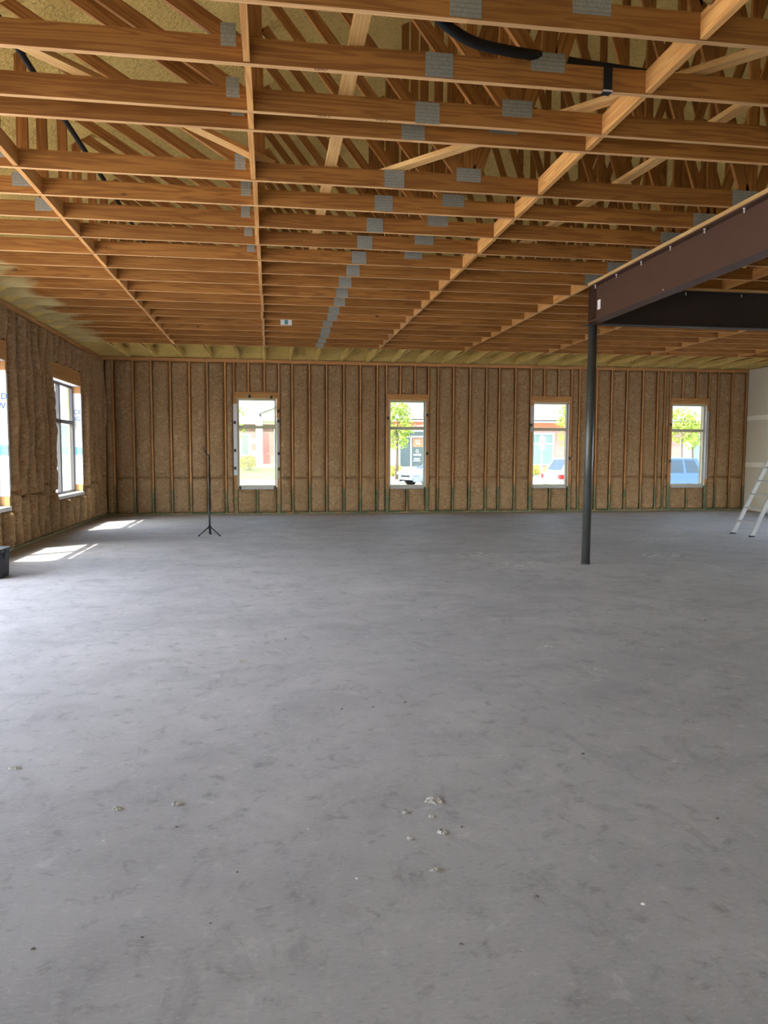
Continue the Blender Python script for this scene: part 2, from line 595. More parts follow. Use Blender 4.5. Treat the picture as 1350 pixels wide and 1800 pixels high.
def batt(parent, axis, u0, u1, z0, z1, seed, bulge=0.035, edge=-0.055):
    """fibreglass batt; axis 'B' = back wall (u = X, room towards -Y), 'L' = left wall (u = Y, room towards +X)"""
    W, H = u1 - u0, z1 - z0
    nu, nv = (12 if W > 0.15 else 6), max(8, int(H / 0.036))
    pw = 2.8 if axis == 'L' else 3.0
    rows = []
    N = noise.noise
    for j in range(nv + 1):
        v = j / nv
        row = []
        ze = min(v, 1 - v) * H
        ev = min(1.0, (ze + (0.022 if axis == 'L' else 0.004)) / 0.06) ** 0.5
        zz = z0 + H * v
        sag = N(Vector((seed * 3.7, zz * 1.6, 0.3)))
        swl = N(Vector((seed * 2.9, zz * 0.9, 7.3)))
        lat = (0.030 if axis == 'L' else 0.014) * N(Vector((seed * 1.3, zz * 3.1, 4.0))) + 0.007 * N(Vector((seed * 1.3, zz * 11.0, 9.0)))
        for i in range(nu + 1):
            u = i / nu
            e = max(0.0, 1 - abs(2 * u - 1) ** pw) ** 0.62
            uu = u0 + W * u + lat * (1.0 if axis == 'L' else 0.6)
            lump = N(Vector((uu * 13, zz * 11, seed * 0.7))) * 0.014 + N(Vector((uu * 30, zz * 26, seed))) * 0.009
            d = edge + (bulge - edge) * e * ev * (1 + 0.24 * sag + 0.26 * swl) + lump * (0.3 + e)
            if axis == 'B':
                row.append((uu, YB - d, zz))
            else:
                row.append((XL + d, uu, zz))
        if axis == 'L':
            row.reverse()
        rows.append(row)
    MB().grid(rows).build('insulation_batt', 'batt', parent)


# ---- back wall: windows as rough openings in X
WIN = [(-0.794, 0.135), (2.852, 3.770), (6.511, 7.458), (10.249, 11.208)]
ZS, ZH = 0.644, 2.752


def wall_with_holes(axis, a0, a1, holes, zs, zh, d0, d1, z1=ZC):
    mb = MB()

    def bx(u0, u1, z0, z2):
        if u1 - u0 < 1e-3 or z2 - z0 < 1e-3:
            return
        if axis == 'B':
            mb.box(u0, u1, d0, d1, z0, z2)
        else:
            mb.box(d0, d1, u0, u1, z0, z2)
    cur = a0
    for (h0, h1) in holes:
        bx(cur, h0, 0, z1)
        bx(h0, h1, 0, zs)
        bx(h0, h1, zh, z1)
        cur = h1
    bx(cur, a1, 0, z1)
    return mb


wall_back = wall_with_holes('B', XL - 0.25, XR + 0.25, WIN, ZS, ZH, YB + 0.135, YB + 0.26).build(
    'wall_back', 'osb', None, label='back wall of exposed studs filled with brown fibreglass batts', kind='structure')
studs_b = [-3.81, -3.60, -3.15, -2.74, -2.31, -1.88, -1.47, -1.06, 0.51, 0.92, 1.33, 1.75, 2.15, 2.56, 4.07, 4.46, 4.88, 5.30, 5.63, 6.05,
           7.73, 8.19, 8.59, 9.0, 9.44, 9.84, 10.04, 11.52, 11.92, 12.32]
zt = ZC - 0.076


def stud_b(x, z0=0.038, z1=zt, w=STUD_T, dy=0.0):
    board('stud', 'stud', wall_back, (x, YB + 0.069 + dy, z0), (x, YB + 0.069 + dy, z1), w, 0.138, (1, 0, 0))


for x in studs_b:
    stud_b(x)
for (a, b) in WIN:
    for x in (a - 0.020, a - 0.062):
        stud_b(x, z1=(ZH + 0.15) if x > a - 0.04 else zt)
    for x in (b + 0.020, b + 0.062):
        stud_b(x, z1=(ZH + 0.15) if x < b + 0.04 else zt)
    boxo('window_header', 'header', wall_back, a - 0.04, b + 0.04, YB - 0.002, YB + 0.136, ZH + 0.004, ZH + 0.150)
    boxo('header_plate', 'nailer', wall_back, a - 0.04, b + 0.04, YB - 0.004, YB + 0.136, ZH + 0.0, ZH + 0.022)
    boxo('rough_sill', 'stud', wall_back, a, b, YB, YB + 0.136, ZS - 0.045, ZS - 0.006)
    stud_b((a + b) / 2, z1=ZS - 0.045)
    for fr_ in (0.30, 0.70):
        stud_b(a + (b - a) * fr_, z0=ZH + 0.150)
boxo('bottom_plate', 'stud', wall_back, XL, XR, YB - 0.004, YB + 0.136, 0, 0.038)
for k in range(2):
    for (x0, x1) in ((XL, 0.4 + k), (0.4 + k, 5.6 - k), (5.6 - k, XR)):
        boxo('top_plate', 'stud', wall_back, x0, x1, YB - 0.003, YB + 0.136, zt + 0.038 * k, zt + 0.038 * (k + 1))

sd_i = 1
allst = sorted(studs_b + [q for (a, b) in WIN for q in (a - 0.062, b + 0.062)])
edges = []
for i in range(len(allst) - 1):
    a, b = allst[i] + 0.019, allst[i + 1] - 0.019
    if any(w0 - 0.09 < (a + b) / 2 < w1 + 0.09 for (w0, w1) in WIN):
        continue
    if b - a < 0.04:
        continue
    edges.append((a, b))
for (a, b) in edges:
    sd_i += 1
    narrow = (b - a) < 0.2
    bl = 0.026 if narrow else 0.048
    g = 0.007
    batt(wall_back, 'B', a + g, b - g, 0.045, BATT_SEAM + 0.02 * fbm(sd_i * 1.7, 0, 0), sd_i, bl)
    batt(wall_back, 'B', a + g, b - g, BATT_SEAM + 0.01 + 0.02 * fbm(sd_i * 1.7, 0, 0), zt - 0.005, sd_i + 500, bl)
for (a, b) in WIN:
    mid = (a + b) / 2
    for (u0, u1) in ((a, mid - 0.019), (mid + 0.019, b)):
        sd_i += 1
        batt(wall_back, 'B', u0 + 0.004, u1 - 0.004, 0.045, ZS - 0.05, sd_i, 0.045)
    c1, c2 = a + (b - a) * 0.3, a + (b - a) * 0.7
    for (u0, u1) in ((a - 0.04, c1 - 0.019), (c1 + 0.019, c2 - 0.019), (c2 + 0.019, b + 0.04)):
        sd_i += 1
        batt(wall_back, 'B', u0 + 0.006, u1 - 0.006, ZH + 0.155, zt - 0.005, sd_i, 0.035)

# ---- left wall: window openings in Y; unseen open gap near the camera, added to let in daylight
LWIN = [(9.85, 11.82), (14.25, 16.22)]
LZS, LZH = 0.66, 2.80
LOPEN0, LOPEN1, LOPENH = 2.6, 9.3, 3.3
mb = wall_with_holes('L', LOPEN1, YB + 0.25, LWIN, LZS, LZH, XL - 0.26, XL - 0.135)
mb.box(XL - 0.26, XL - 0.135, YF - 0.25, LOPEN0, 0, ZC)
mb.box(XL - 0.26, XL - 0.135, LOPEN0, LOPEN1, LOPENH, ZC)
wall_left = mb.build('wall_left', 'osb', None, label='left wall of exposed studs stuffed with bulging fibreglass batts', kind='structure')


def stud_l(y, z0=0.038, z1=zt, w=STUD_T):
    board('stud', 'stud', wall_left, (XL - 0.069, y, z0), (XL - 0.069, y, z1), w, 0.138, (0, 1, 0))


lst = [18.20]
lst += [16.22 + 0.062 + 0.405 * k for k in range(0, 5)]
lst += [14.25 - 0.062 - 0.385 * k for k in range(0, 7)]
lst += [9.85 - 0.062 - 0.405 * k for k in range(0, 2)]
lst = sorted(set(round(v, 3) for v in lst))
for y in lst:
    stud_l(y)
for (a, b) in LWIN:
    stud_l(a - 0.02, z1=LZH + 0.28)
    stud_l(b + 0.02, z1=LZH + 0.28)
    boxo('window_header', 'header', wall_left, XL - 0.136, XL + 0.004, a - 0.04, b + 0.04, LZH + 0.02, LZH + 0.28)
    boxo('header_plate', 'nailer', wall_left, XL - 0.136, XL + 0.006, a - 0.04, b + 0.04, LZH, LZH + 0.02)
    boxo('rough_sill', 'stud', wall_left, XL - 0.136, XL, a, b, LZS - 0.05, LZS - 0.012)
    n = 5
    for k in range(1, n):
        stud_l(a + (b - a) * k / n, z1=LZS - 0.05)
        stud_l(a + (b - a) * k / n, z0=LZH + 0.28)
    for k in range(n):
        u0, u1 = a + (b - a) * k / n + 0.019, a + (b - a) * (k + 1) / n - 0.019
        sd_i += 1
        batt(wall_left, 'L', u0 + 0.050, u1 - 0.050, 0.045, LZS - 0.055, sd_i, 0.085, -0.125)
        batt(wall_left, 'L', u0 + 0.050, u1 - 0.050, LZH + 0.285, zt - 0.005, sd_i + 500, 0.075, -0.125)
boxo('bottom_plate', 'stud', wall_left, XL - 0.136, XL + 0.004, LOPEN1, YB, 0, 0.038)
for k in range(2):
    for (y0, y1) in ((LOPEN1, 11.0 + k), (11.0 + k, 15 - k), (15 - k, YB)):
        boxo('top_plate', 'stud', wall_left, XL - 0.136, XL + 0.003, y0, y1, zt + 0.038 * k, zt + 0.038 * (k + 1))
for i in range(len(lst) - 1):
    a, b = lst[i] + 0.019, lst[i + 1] - 0.019
    if any(w0 - 0.09 < (a + b) / 2 < w1 + 0.09 for (w0, w1) in LWIN) or b - a < 0.04:
        continue
    sd_i += 1
    sm = BATT_SEAM - 0.02 + 0.16 * fbm(sd_i * 2.3, 0.4, 0)
    batt(wall_left, 'L', a + 0.050, b - 0.050, 0.045, sm, sd_i, 0.085, -0.125)
    batt(wall_left, 'L', a + 0.050, b - 0.050, sm + 0.008, zt - 0.005, sd_i + 500, 0.085, -0.125)
# posts framing the added daylight opening and the plain stretch behind the camera
boxo('post', 'stud', wall_left, XL - 0.136, XL, LOPEN0 - 0.09, LOPEN0, 0, ZC)
boxo('post', 'stud', wall_left, XL - 0.136, XL, LOPEN1, LOPEN1 + 0.09, 0, ZC)
boxo('added_opening_header', 'header', wall_left, XL - 0.136, XL, LOPEN0, LOPEN1, LOPENH, LOPENH + 0.3)
boxo('wall_board', 'drywall', wall_left, XL - 0.02, XL, YF, LOPEN0 - 0.09, 0, ZC)

# ---- right wall: hung drywall, taped joints
ROPEN0, ROPEN1, ROPENH = 8.0, 14.5, 2.15      # unseen opening added in the right wall to brighten the far floor
mb = MB()
mb.box(XR + 0.016, XR + 0.16, YF - 0.25, ROPEN0, 0, ZC)
mb.box(XR + 0.016, XR + 0.16, ROPEN1, YB + 0.25, 0, ZC)
mb.box(XR + 0.016, XR + 0.16, ROPEN0, ROPEN1, ROPENH, ZC)
wall_right = mb.build('wall_right', 'osb', None, label='right wall of taped cream drywall sheets', kind='structure')
ys = [YF, -0.8, 2.4, 5.2, ROPEN0, ROPEN1, YB]
for i in range(len(ys) - 1):
    for k in range(3):
        z0, z1 = 1.22 * k + 0.001, min(ZC, 1.22 * (k + 1)) - 0.001
        if ys[i] == ROPEN0:
            z0 = max(z0, ROPENH)
        if z1 - z0 < 0.05:
            continue
        boxo('drywall_sheet', 'drywall', wall_right, XR, XR + 0.0155, ys[i] + 0.001, ys[i + 1] - 0.001, z0, z1)
        if i > 0:
            boxo('taped_joint', 'joint', wall_right, XR - 0.002, XR, ys[i] - 0.09, ys[i] + 0.09, max(z0, 1.22 * k + 0.06), 1.22 * (k + 1) - 0.06)
for (z, y0) in ((1.195, ROPEN1), (2.40, YF), (1.195, YF)):
    boxo('taped_joint', 'joint', wall_right, XR - 0.003, XR, y0, ROPEN0 if (z < 2 and y0 < 0) else YB, z - 0.06, z + 0.06)

# ---- front wall behind the camera: with an unseen opening added for light
mb = MB()
for (x0, x1) in ((XL - 0.25, -3.0), (0.6, XR + 0.25)):
    mb.box(x0, x1, YF - 0.2, YF, 0, ZC)
mb.box(-3.0, 0.6, YF - 0.2, YF, 2.6, ZC)
wall_front = mb.build('wall_front', 'drywall', None, label='front wall behind the camera with an added opening for light', kind='structure')


# ---- windows
def window_back(idx, a, b, label):
    w = empty('window_%d' % idx, ((a + b) / 2, YB + 0.1, ZS), label=label, kind='structure')
    y0, y1 = YB + 0.060, YB + 0.125
    ft = 0.046
    zt_ = 2.075
    boxo('window_frame', 'vinyl', w, a + 0.004, a + ft, y0, y1, ZS, ZH)
    boxo('window_frame', 'vinyl', w, b - ft, b - 0.004, y0, y1, ZS, ZH)
    boxo('window_frame', 'vinyl', w, a + ft, b - ft, y0, y1, ZS, ZS + 0.045)
    boxo('window_frame', 'vinyl', w, a + ft, b - ft, y0, y1, ZH - 0.045, ZH)
    boxo('meeting_rail', 'vinyl', w, a + ft, b - ft, y0 - 0.006, y1, zt_ - 0.036, zt_ + 0.036)
    boxo('glass_pane', 'glass', w, a + ft, b - ft, y0 + 0.028, y0 + 0.034, ZS + 0.045, zt_ - 0.036)
    boxo('glass_pane', 'glass', w, a + ft, b - ft, y0 + 0.028, y0 + 0.034, zt_ + 0.036, ZH - 0.045)
    # white flashing membrane lining the opening
    for x in (a - 0.002, b - 0.001):
        boxo('flashing_membrane', 'wrap', w, x, x + 0.003, YB - 0.004, y0, ZS, ZH - (0.14 if idx == 1 else 0.03))
    boxo('flashing_membrane', 'tape', w, a + 0.03, b - 0.03, YB - 0.010, y0, ZS - 0.006, ZS - 0.001)
    boxo('flashing_membrane', 'tape', w, a + 0.03, b - 0.05, YB - 0.012, YB - 0.008, ZS - 0.050, ZS - 0.003)
    # membrane lapped on the stud faces, black fixing clips
    if idx == 1:
        boxo('flashing_membrane', 'wrap', w, a - 0.085, a + 0.002, YB - 0.008, YB - 0.004, 0.93, 2.62)
        boxo('flashing_membrane', 'tape', w, b - 0.002, b + 0.055, YB - 0.008, YB - 0.004, 0.85, 2.30)
        clips = [(a - 0.05, 1.10), (a - 0.05, 1.52), (a - 0.05, 2.18), (b + 0.045, 1.08), (b + 0.045, 1.45), (b + 0.045, 2.22), (b + 0.045, 2.46),
                 (a + 0.30, 2.80), (b - 0.12, 2.78), (a + 0.06, ZS - 0.01), (b - 0.05, ZS - 0.01)]
    elif idx == 2:
        clips = [(b + 0.03, 2.40), (b + 0.03, 1.46), (a - 0.03, 2.32)]
    elif idx == 3:
        boxo('flashing_membrane', 'tape', w, a - 0.06, a + 0.0, YB - 0.008, YB - 0.004, 2.0, 2.66)
        clips = [(b + 0.03, 1.35), (a - 0.05, 2.18)]
    else:
        boxo('flashing_membrane', 'tape', w, b, b + 0.07, YB - 0.008, YB - 0.004, 0.82, 2.58)
        clips = [(a - 0.03, 2.22), (a - 0.03, 1.28)]
    for (x, z) in clips:
        boxo('fixing_clip', 'blackplastic', w, x - 0.026, x + 0.026, YB - 0.022, YB - 0.008, z - 0.036, z + 0.036)
    return w


wl = ['almond sash window furthest left in the back wall, ringed by black clips', 'almond sash window between the leftmost back window and the steel column',
      'almond sash window just left of the steel column', 'almond sash window furthest right in the back wall, blue car outside']
wl[1] = 'almond sash window second from left in the back wall, tree and silver car outside'
for i, (a, b) in enumerate(WIN):
    window_back(i + 1, a, b, wl[i])


def window_left(idx, a, b, label, txt):
    w = empty('window_%d' % idx, (XL - 0.15, (a + b) / 2, LZS), label=label, kind='structure')
    x0, x1 = XL - 0.215, XL - 0.150
    ft = 0.055
    zt_ = 2.06
    mid = (a + b) / 2
    for (y0, y1) in ((a + 0.004, a + ft), (b - ft, b - 0.004), (mid - 0.045, mid + 0.045)):
        boxo('window_frame', 'bronze', w, x0, x1, y0, y1, LZS, LZH)
    for (y0, y1) in ((a + ft, mid - 0.045), (mid + 0.045, b - ft)):
        for (z0, z1) in ((LZS, LZS + 0.05), (LZH - 0.05, LZH), (zt_ - 0.035, zt_ + 0.035)):
            boxo('window_frame', 'bronze', w, x0, x1 + (0.01 if z0 > 1 and z0 < 2.5 else 0), y0, y1, z0, z1)
        for (z0, z1) in ((LZS + 0.05, zt_ - 0.035), (zt_ + 0.035, LZH - 0.05)):
            boxo('glass_pane', 'clearglass', w, x0 + 0.03, x0 + 0.036, y0, y1, z0, z1)
    # house wrap lapped round the jambs, torn edges, blue print
    for (y, s_) in ((a, 1), (b, -1)):
        boxo('house_wrap_strip', 'wrap', w, x1 - 0.01, XL + 0.008, min(y, y + 0.004 * s_), max(y, y + 0.004 * s_), LZS + 0.15, LZH - 0.14)
        boxo('house_wrap_strip', 'wrap', w, XL + 0.005, XL + 0.010, min(y - 0.05 * s_, y), max(y - 0.05 * s_, y), LZS + 0.24, LZH - 0.18)
    boxo('sill_membrane', 'wrap', w, x1, XL + 0.030, a + 0.01, b - 0.01, LZS - 0.010, LZS + 0.004)
    boxo('sill_membrane', 'wrap', w, XL + 0.022, XL + 0.032, a + 0.01, b - 0.01, LZS - 0.055, LZS - 0.008)
    boxo('head_membrane', 'wrap', w, x1, XL + 0.012, a + 0.01, b - 0.01, LZH - 0.006, LZH - 0.001)
    tl = (XL - 0.070, b - 0.006, 2.24)
    text('blue_print', txt[0], 'blueink', w, tl, (math.radians(90), 0, 0), 0.125)
    text('blue_print', txt[1], 'blueink', w, (tl[0], tl[1], 2.10), (math.radians(90), 0, 0), 0.125)
    boxo('teal_tape', 'tealtape', w, x1 + 0.02, XL + 0.004, b - 0.009, b - 0.005, 1.42, 1.57)
    return w


window_left(5, LWIN[1][0], LWIN[1][1], 'dark-framed four-pane window in the left wall, nearer the back corner', ('CE', 'IG'))
window_left(6, LWIN[0][0], LWIN[0][1], 'dark-framed window in the left wall cut off by the left picture edge', ('AD', 'W'))

# ================================================================== ROOF FOAM (ceiling)


def roof_z(x, y):
    d = min(x - XL, XR - x, YB - y)
    d = max(d, 0)
    return min(3.96 + 0.5 * d, 3.672 + 0.45 * d + 0.12 * d * d)


rows = []
nx, ny = 190, 260
for j in range(ny + 1):
    y = YF - 0.2 + (YB + 0.13 - YF + 0.2) * j / ny
    row = []
    for i in range(nx + 1):
        x = XL - 0.13 + (XR - XL + 0.26) * i / nx
        z = roof_z(x, y)
        b_ = fbm(x, y, 0, 1.7) * 0.035 + fbm(x, y, 3, 4.5) * 0.022 + fbm(x, y, 7, 11) * 0.010
        e_ = min(1, max(0.15, min(x - XL, XR - x, YB - y) * 1.2))
        row.append((x, y, z + b_ * e_))
    row.reverse()
    rows.append(row)
ceiling = MB().grid(rows).build('ceiling', 'foam', None, label='yellow spray foam coating the underside of the hip roof', kind='structure')
# roof skin above the foam, with eaves that shade the left windows
OV = 0.72
mb = MB()
zr = lambda d: 3.66 + 0.55 + 0.5 * d
e0, e1, e2 = XL - 0.14 - OV, XR + 0.14 + OV, YB + 0.14 + OV
hy = YB - (RIDGE - XL)
apex_z = zr(RIDGE - XL)
ez = zr(-0.14 - OV)
P = [(e0, YF - 0.6, ez), (RIDGE, YF - 0.6, apex_z), (RIDGE, hy, apex_z), (e0, e2, ez), (e1, e2, ez), (e1, YF - 0.6, ez)]
b0_ = len(mb.v)
mb.v += [Vector(q) for q in P]
for fcs in ((0, 1, 2, 3), (3, 2, 4), (5, 4, 2, 1)):
    mb.quadface([b0_ + k for k in fcs])
b1_ = len(mb.v)
mb.v += [Vector((q[0], q[1], q[2] + 0.06)) for q in P]
for fcs in ((3, 2, 1, 0), (4, 2, 3), (1, 2, 4, 5)):
    mb.quadface([b1_ + k for k in fcs])
# soffits and fascia
mb.box(e0, XL - 0.26, YF - 0.6, e2, ez - 0.30, ez - 0.27)
mb.box(e0 - 0.02, e0, YF - 0.6, e2, ez - 0.32, ez + 0.08)
mb.box(XR + 0.16, e1, YF - 0.6, e2, ez - 0.30, ez - 0.27)
mb.box(e1, e1 + 0.02, YF - 0.6, e2, ez - 0.32, ez + 0.08)
mb.box(e0, e1, YB + 0.26, e2, ez - 0.30, ez - 0.27)
mb.box(e0, e1, e2, e2 + 0.02, ez - 0.32, ez + 0.08)
mb.box(e0, e1, YF - 0.62, YF - 0.2, ez - 0.30, ez - 0.27)
# closing gable over the front opening
mb.poly([(e0, YF - 0.25, ez), (e1, YF - 0.25, ez), (RIDGE, YF - 0.25, apex_z)], (0, 0.05, 0))
mb.box(XL - 0.26, XR + 0.26, YF - 0.25, YF - 0.2, ZC, 4.4)
mb.box(XL - 2.05, XL - 0.26, LOPEN0 - 0.3, LOPEN1 - 0.1, 3.36, 3.44)   # unseen canopy added to block direct sun at the left opening
M['shingle'] = plain('roof_shingle', (0.28, 0.26, 0.25), 0.9, var=0.25, scale=6)
roof = mb.build('roof_1', 'shingle', None, label='hip roof deck and eaves over the room', kind='structure')

# ================================================================== TRUSSES
ORD = ['nearest to the camera', 'second from the camera', 'third from the camera, close in front of its neighbour', 'fourth from the camera, close behind its neighbour',
       'fifth from the camera', 'sixth from the camera', 'seventh from the camera', 'eighth from the camera', 'ninth from the camera', 'tenth from the camera',
       'eleventh from the camera', 'tenth from the back wall', 'ninth from the back wall', 'eighth from the back wall', 'seventh from the back wall',
       'sixth from the back wall', 'fifth from the back wall', 'fourth from the back wall', 'third from the back wall', 'last before the back wall']
# count from the back consistently
nT = len(TRUSS_Y)
words = ['first', 'second', 'third', 'fourth', 'fifth', 'sixth', 'seventh', 'eighth', 'ninth', 'tenth']
CH, TH = 0.140, 0.038
mir = lambda x: 2 * RIDGE - x
for i, y in enumerate(TRUSS_Y):
    if i < 4:
        lab = 'wooden roof truss overhead, ' + ORD[i]
    elif i < 10:
        lab = 'wooden roof truss overhead, %s from the camera' % words[i]
    elif i < nT - 1:
        lab = 'wooden roof truss overhead, %s counting from the back wall' % words[nT - 1 - i]
    else:
        lab = 'hip girder truss closest to the back wall, meeting the foamed jack trusses'
    T = empty('roof_truss', (XL, y, ZC), label=lab, cat='truss', group='roof trusses')
    yc = y + TH / 2
    dz = random.uniform(-0.004, 0.004)
    s1 = 1.02 + random.uniform(-0.02, 0.02)
    for (x0, x1) in ((XL + 0.005, s1), (s1, mir(1.02)), (mir(1.02), XR - 0.005)):
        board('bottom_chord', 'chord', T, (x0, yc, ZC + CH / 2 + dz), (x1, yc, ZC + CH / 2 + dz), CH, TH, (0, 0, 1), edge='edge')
    # top chord (mostly buried in foam)
    d_flat = min(YB - y, RIDGE - XL)
    xk = XL + d_flat
    for sgn in (0, 1):
        q = (lambda x: x) if sgn == 0 else mir
        board('top_chord', 'web', T, (q(XL + 0.1), yc, 4.14), (q(xk), yc, 4.14 + 0.5 * (d_flat - 0.1)), 0.089, TH, (0, 0, 1))
    if d_flat < RIDGE - XL - 0.2:
        board('top_chord', 'web', T, (xk, yc, 4.14 + 0.5 * d_flat), (mir(xk), yc, 4.14 + 0.5 * d_flat), 0.089, TH, (0, 0, 1))
    webs = [(-2.07, -2.07), (-0.10, -0.10), (1.67, 1.67), (4.25, 4.25), (-0.17, -2.02), (1.62, -0.06), (1.72, 2.95), (4.20, 2.95)]
    webs += [(mir(a), mir(b)) for (a, b) in webs if a != 4.25]
    for (xb, xt) in webs:
        zt_ = roof_z(xt, y) + 0.05
        if zt_ < 3.86:
            continue
        jx = random.uniform(-0.012, 0.012)
        board('web', 'web', T, (xb + jx, yc, ZC + 0.11), (xt + jx, yc, zt_), 0.089, TH - 0.003, (0.9, 0, 0.2) if xb == xt else (0, 0, 1))
    pl = [(-2.07, 3.775, 0.15, 0.115), (-0.215, 3.80, 0.085, 0.125), (s1, 3.73, 0.165, 0.138), (1.67, 3.795, 0.21, 0.11), (4.2, 3.735, 0.24, 0.135),
          (mir(1.67), 3.795, 0.21, 0.11), (mir(1.02), 3.73, 0.165, 0.138), (mir(-0.215), 3.80, 0.1, 0.125)]
    keep = [i <= 6, i <= 8, True, i <= 8, i <= 9, i <= 6, i <= 6, i <= 6]
    pl = [q for q, kp in zip(pl, keep) if kp]
    for (px, pz, w_, h_) in pl:
        jx, jz = random.uniform(-0.015, 0.015), random.uniform(-0.006, 0.006)
        board('nail_plate', 'plate', T, (px + jx - w_ / 2, y - 0.0015, pz + jz), (px + jx + w_ / 2, y - 0.0015, pz + jz), h_, 0.003, (0, 0, 1))
    if i == 1:
        text('mill_stamp', 'V5M7', 'ink', T, (0.30, y + 0.019, ZC + dz - 0.0004), (math.pi, 0, 0), 0.034)
    if i == 2:
        text('mill_stamp', '(4x4 2', 'ink', T, (0.36, y + 0.019, ZC + dz - 0.0004), (math.pi, 0, 0), 0.034)
        text('mill_stamp', 'Y00-4', 'ink', T, (0.74, y + 0.019, ZC + dz - 0.0004), (math.pi, 0, 0), 0.034)
    if i == 15:
        lb = boxo('paper_label', 'paper', T, 0.18, 0.375, y - 0.003, y - 0.001, 3.672, 3.765, label='small white and teal paper label')
        boxo('label_print', 'teal', lb, 0.25, 0.31, y - 0.005, y - 0.003, 3.685, 3.76)

# jack trusses of the hip end
ylast = TRUSS_Y[-1] + TH
k = 0
x = -0.14 - 0.617 * 5
while x < XR - 0.3:
    J = empty('jack_truss', (x, ylast, ZC), label='short jack truss caked in yellow foam above the back wall', cat='truss', group='jack trusses of the hip end')
    d = min(x - XL, XR - x)
    rows = []
    # foam-coated bottom chord: lumpy skin
    n = 16
    for q in range(n + 1):
        yy = ylast + 0.005 + (YB - ylast - 0.01) * q / n
        cv = max(0, (yy - ylast) / (YB - ylast) - 0.25)
        w_ = 0.020 + 0.030 * cv + 0.012 * (1 + fbm(x * 3, yy * 3, 1)) * cv
        zb = ZC - 0.002 - 0.006 * cv * (1 + fbm(x, yy * 5, 2))
        ring = [(x - w_, yy, ZC + 0.14 + 0.05 * cv), (x - w_ * 1.1, yy, ZC + 0.05), (x - w_ * 0.55, yy, zb), (x + w_ * 0.55, yy, zb), (x + w_ * 1.1, yy, ZC + 0.05), (x + w_, yy, ZC + 0.14 + 0.05 * cv)]
        rows.append(ring)
    MB().grid(rows).build('foam_coated_chord', 'foam', J)
    board('bottom_chord', 'chord', J, (x, ylast, ZC + CH / 2), (x, YB - 0.02, ZC + CH / 2), CH - 0.004, TH, (0, 0, 1))
    zt_ = min(roof_z(x, ylast + 0.1), 5.2)
    if zt_ > 4.0:
        board('web', 'web', J, (x, ylast + 0.05, ZC + 0.14), (x, ylast + 0.05, zt_ + 0.05), 0.089, TH, (0, 1, 0))
    x += 0.617

# ---- rows of blocking between the trusses
BLK = [('A', -0.117, 0, 'row of short blocking boards between trusses, ending above the leftmost back window'),
       ('B', 2.29, 0, 'sunlit row of short blocking boards between trusses, ending above the second back window'),
       ('C', -1.93, 0, 'row of short blocking boards between trusses, leftmost and nearest the left wall'),
       ('D', 4.15, 9, 'row of short blocking boards running from the steel column towards the back wall'),
       ('E', 6.03, 5, 'row of short blocking boards between trusses, ending above the back window by the column'),
       ('F', 8.40, 8, 'row of short blocking boards between trusses, ending left of the rightmost back window'),
       ('G', 10.50, 9, 'row of short blocking boards between trusses, nearest the right wall')]
for (_, x, i0, lab) in BLK:
    Rw = empty('blocking_row', (x, TRUSS_Y[i0], ZC), label=lab, cat='blocking', group='blocking rows')
    i_start = i0
    if i0 == 0:
        board('block', 'block', Rw, (x, TRUSS_Y[0] - 0.56, ZC + CH / 2), (x, TRUSS_Y[0] - 0.001, ZC + CH / 2), CH - 0.006, TH, (0, 0, 1))
    for i in range(i_start, nT - 1):
        jx = random.uniform(-0.008, 0.008)
        jz = random.uniform(-0.003, 0.002)
        board('block', 'block', Rw, (x + jx, TRUSS_Y[i] + TH + 0.001, ZC + CH / 2 + jz), (x + jx, TRUSS_Y[i + 1] - 0.001, ZC + CH / 2 + jz), CH - 0.006, TH, (0, 0, 1))

# ---- long braces laid on the bottom chords
zb = ZC + CH + 0.020


def brace(p0, p1, w, t, wdir, lab, name='lateral_brace'):
    mid = (Vector(p0) + Vector(p1)) / 2
    o = MB().board(p0, p1, w, t, wdir).build(name, 'brace', None, loc=p0, label=lab, cat='brace', group='long braces on the trusses')
    return o


brace((0.507, 3.3, zb), (0.497, 12.0, zb), 0.089, 0.038, (1, 0, 0), 'pale flat board running lengthwise on the trusses just right of the straight blocking row')
brace((3.30, 3.7, zb + 0.001), (0.80, 6.65, zb + 0.001), 0.089, 0.036, (1, 0.8, 0), 'pale diagonal brace on the trusses crossing the sunlit blocking row')
brace((3.40, 3.3, zb + 0.040), (2.86, 8.6, zb + 0.040), 0.089, 0.038, (1, 0, 0), 'pale long brace on the trusses right of the sunlit blocking row')
brace((-2.2, 3.9, zb + 0.002), (0.02, 6.42, zb + 0.002), 0.089, 0.036, (1, -0.8, 0), 'pale diagonal brace on the trusses left of the straight blocking row')

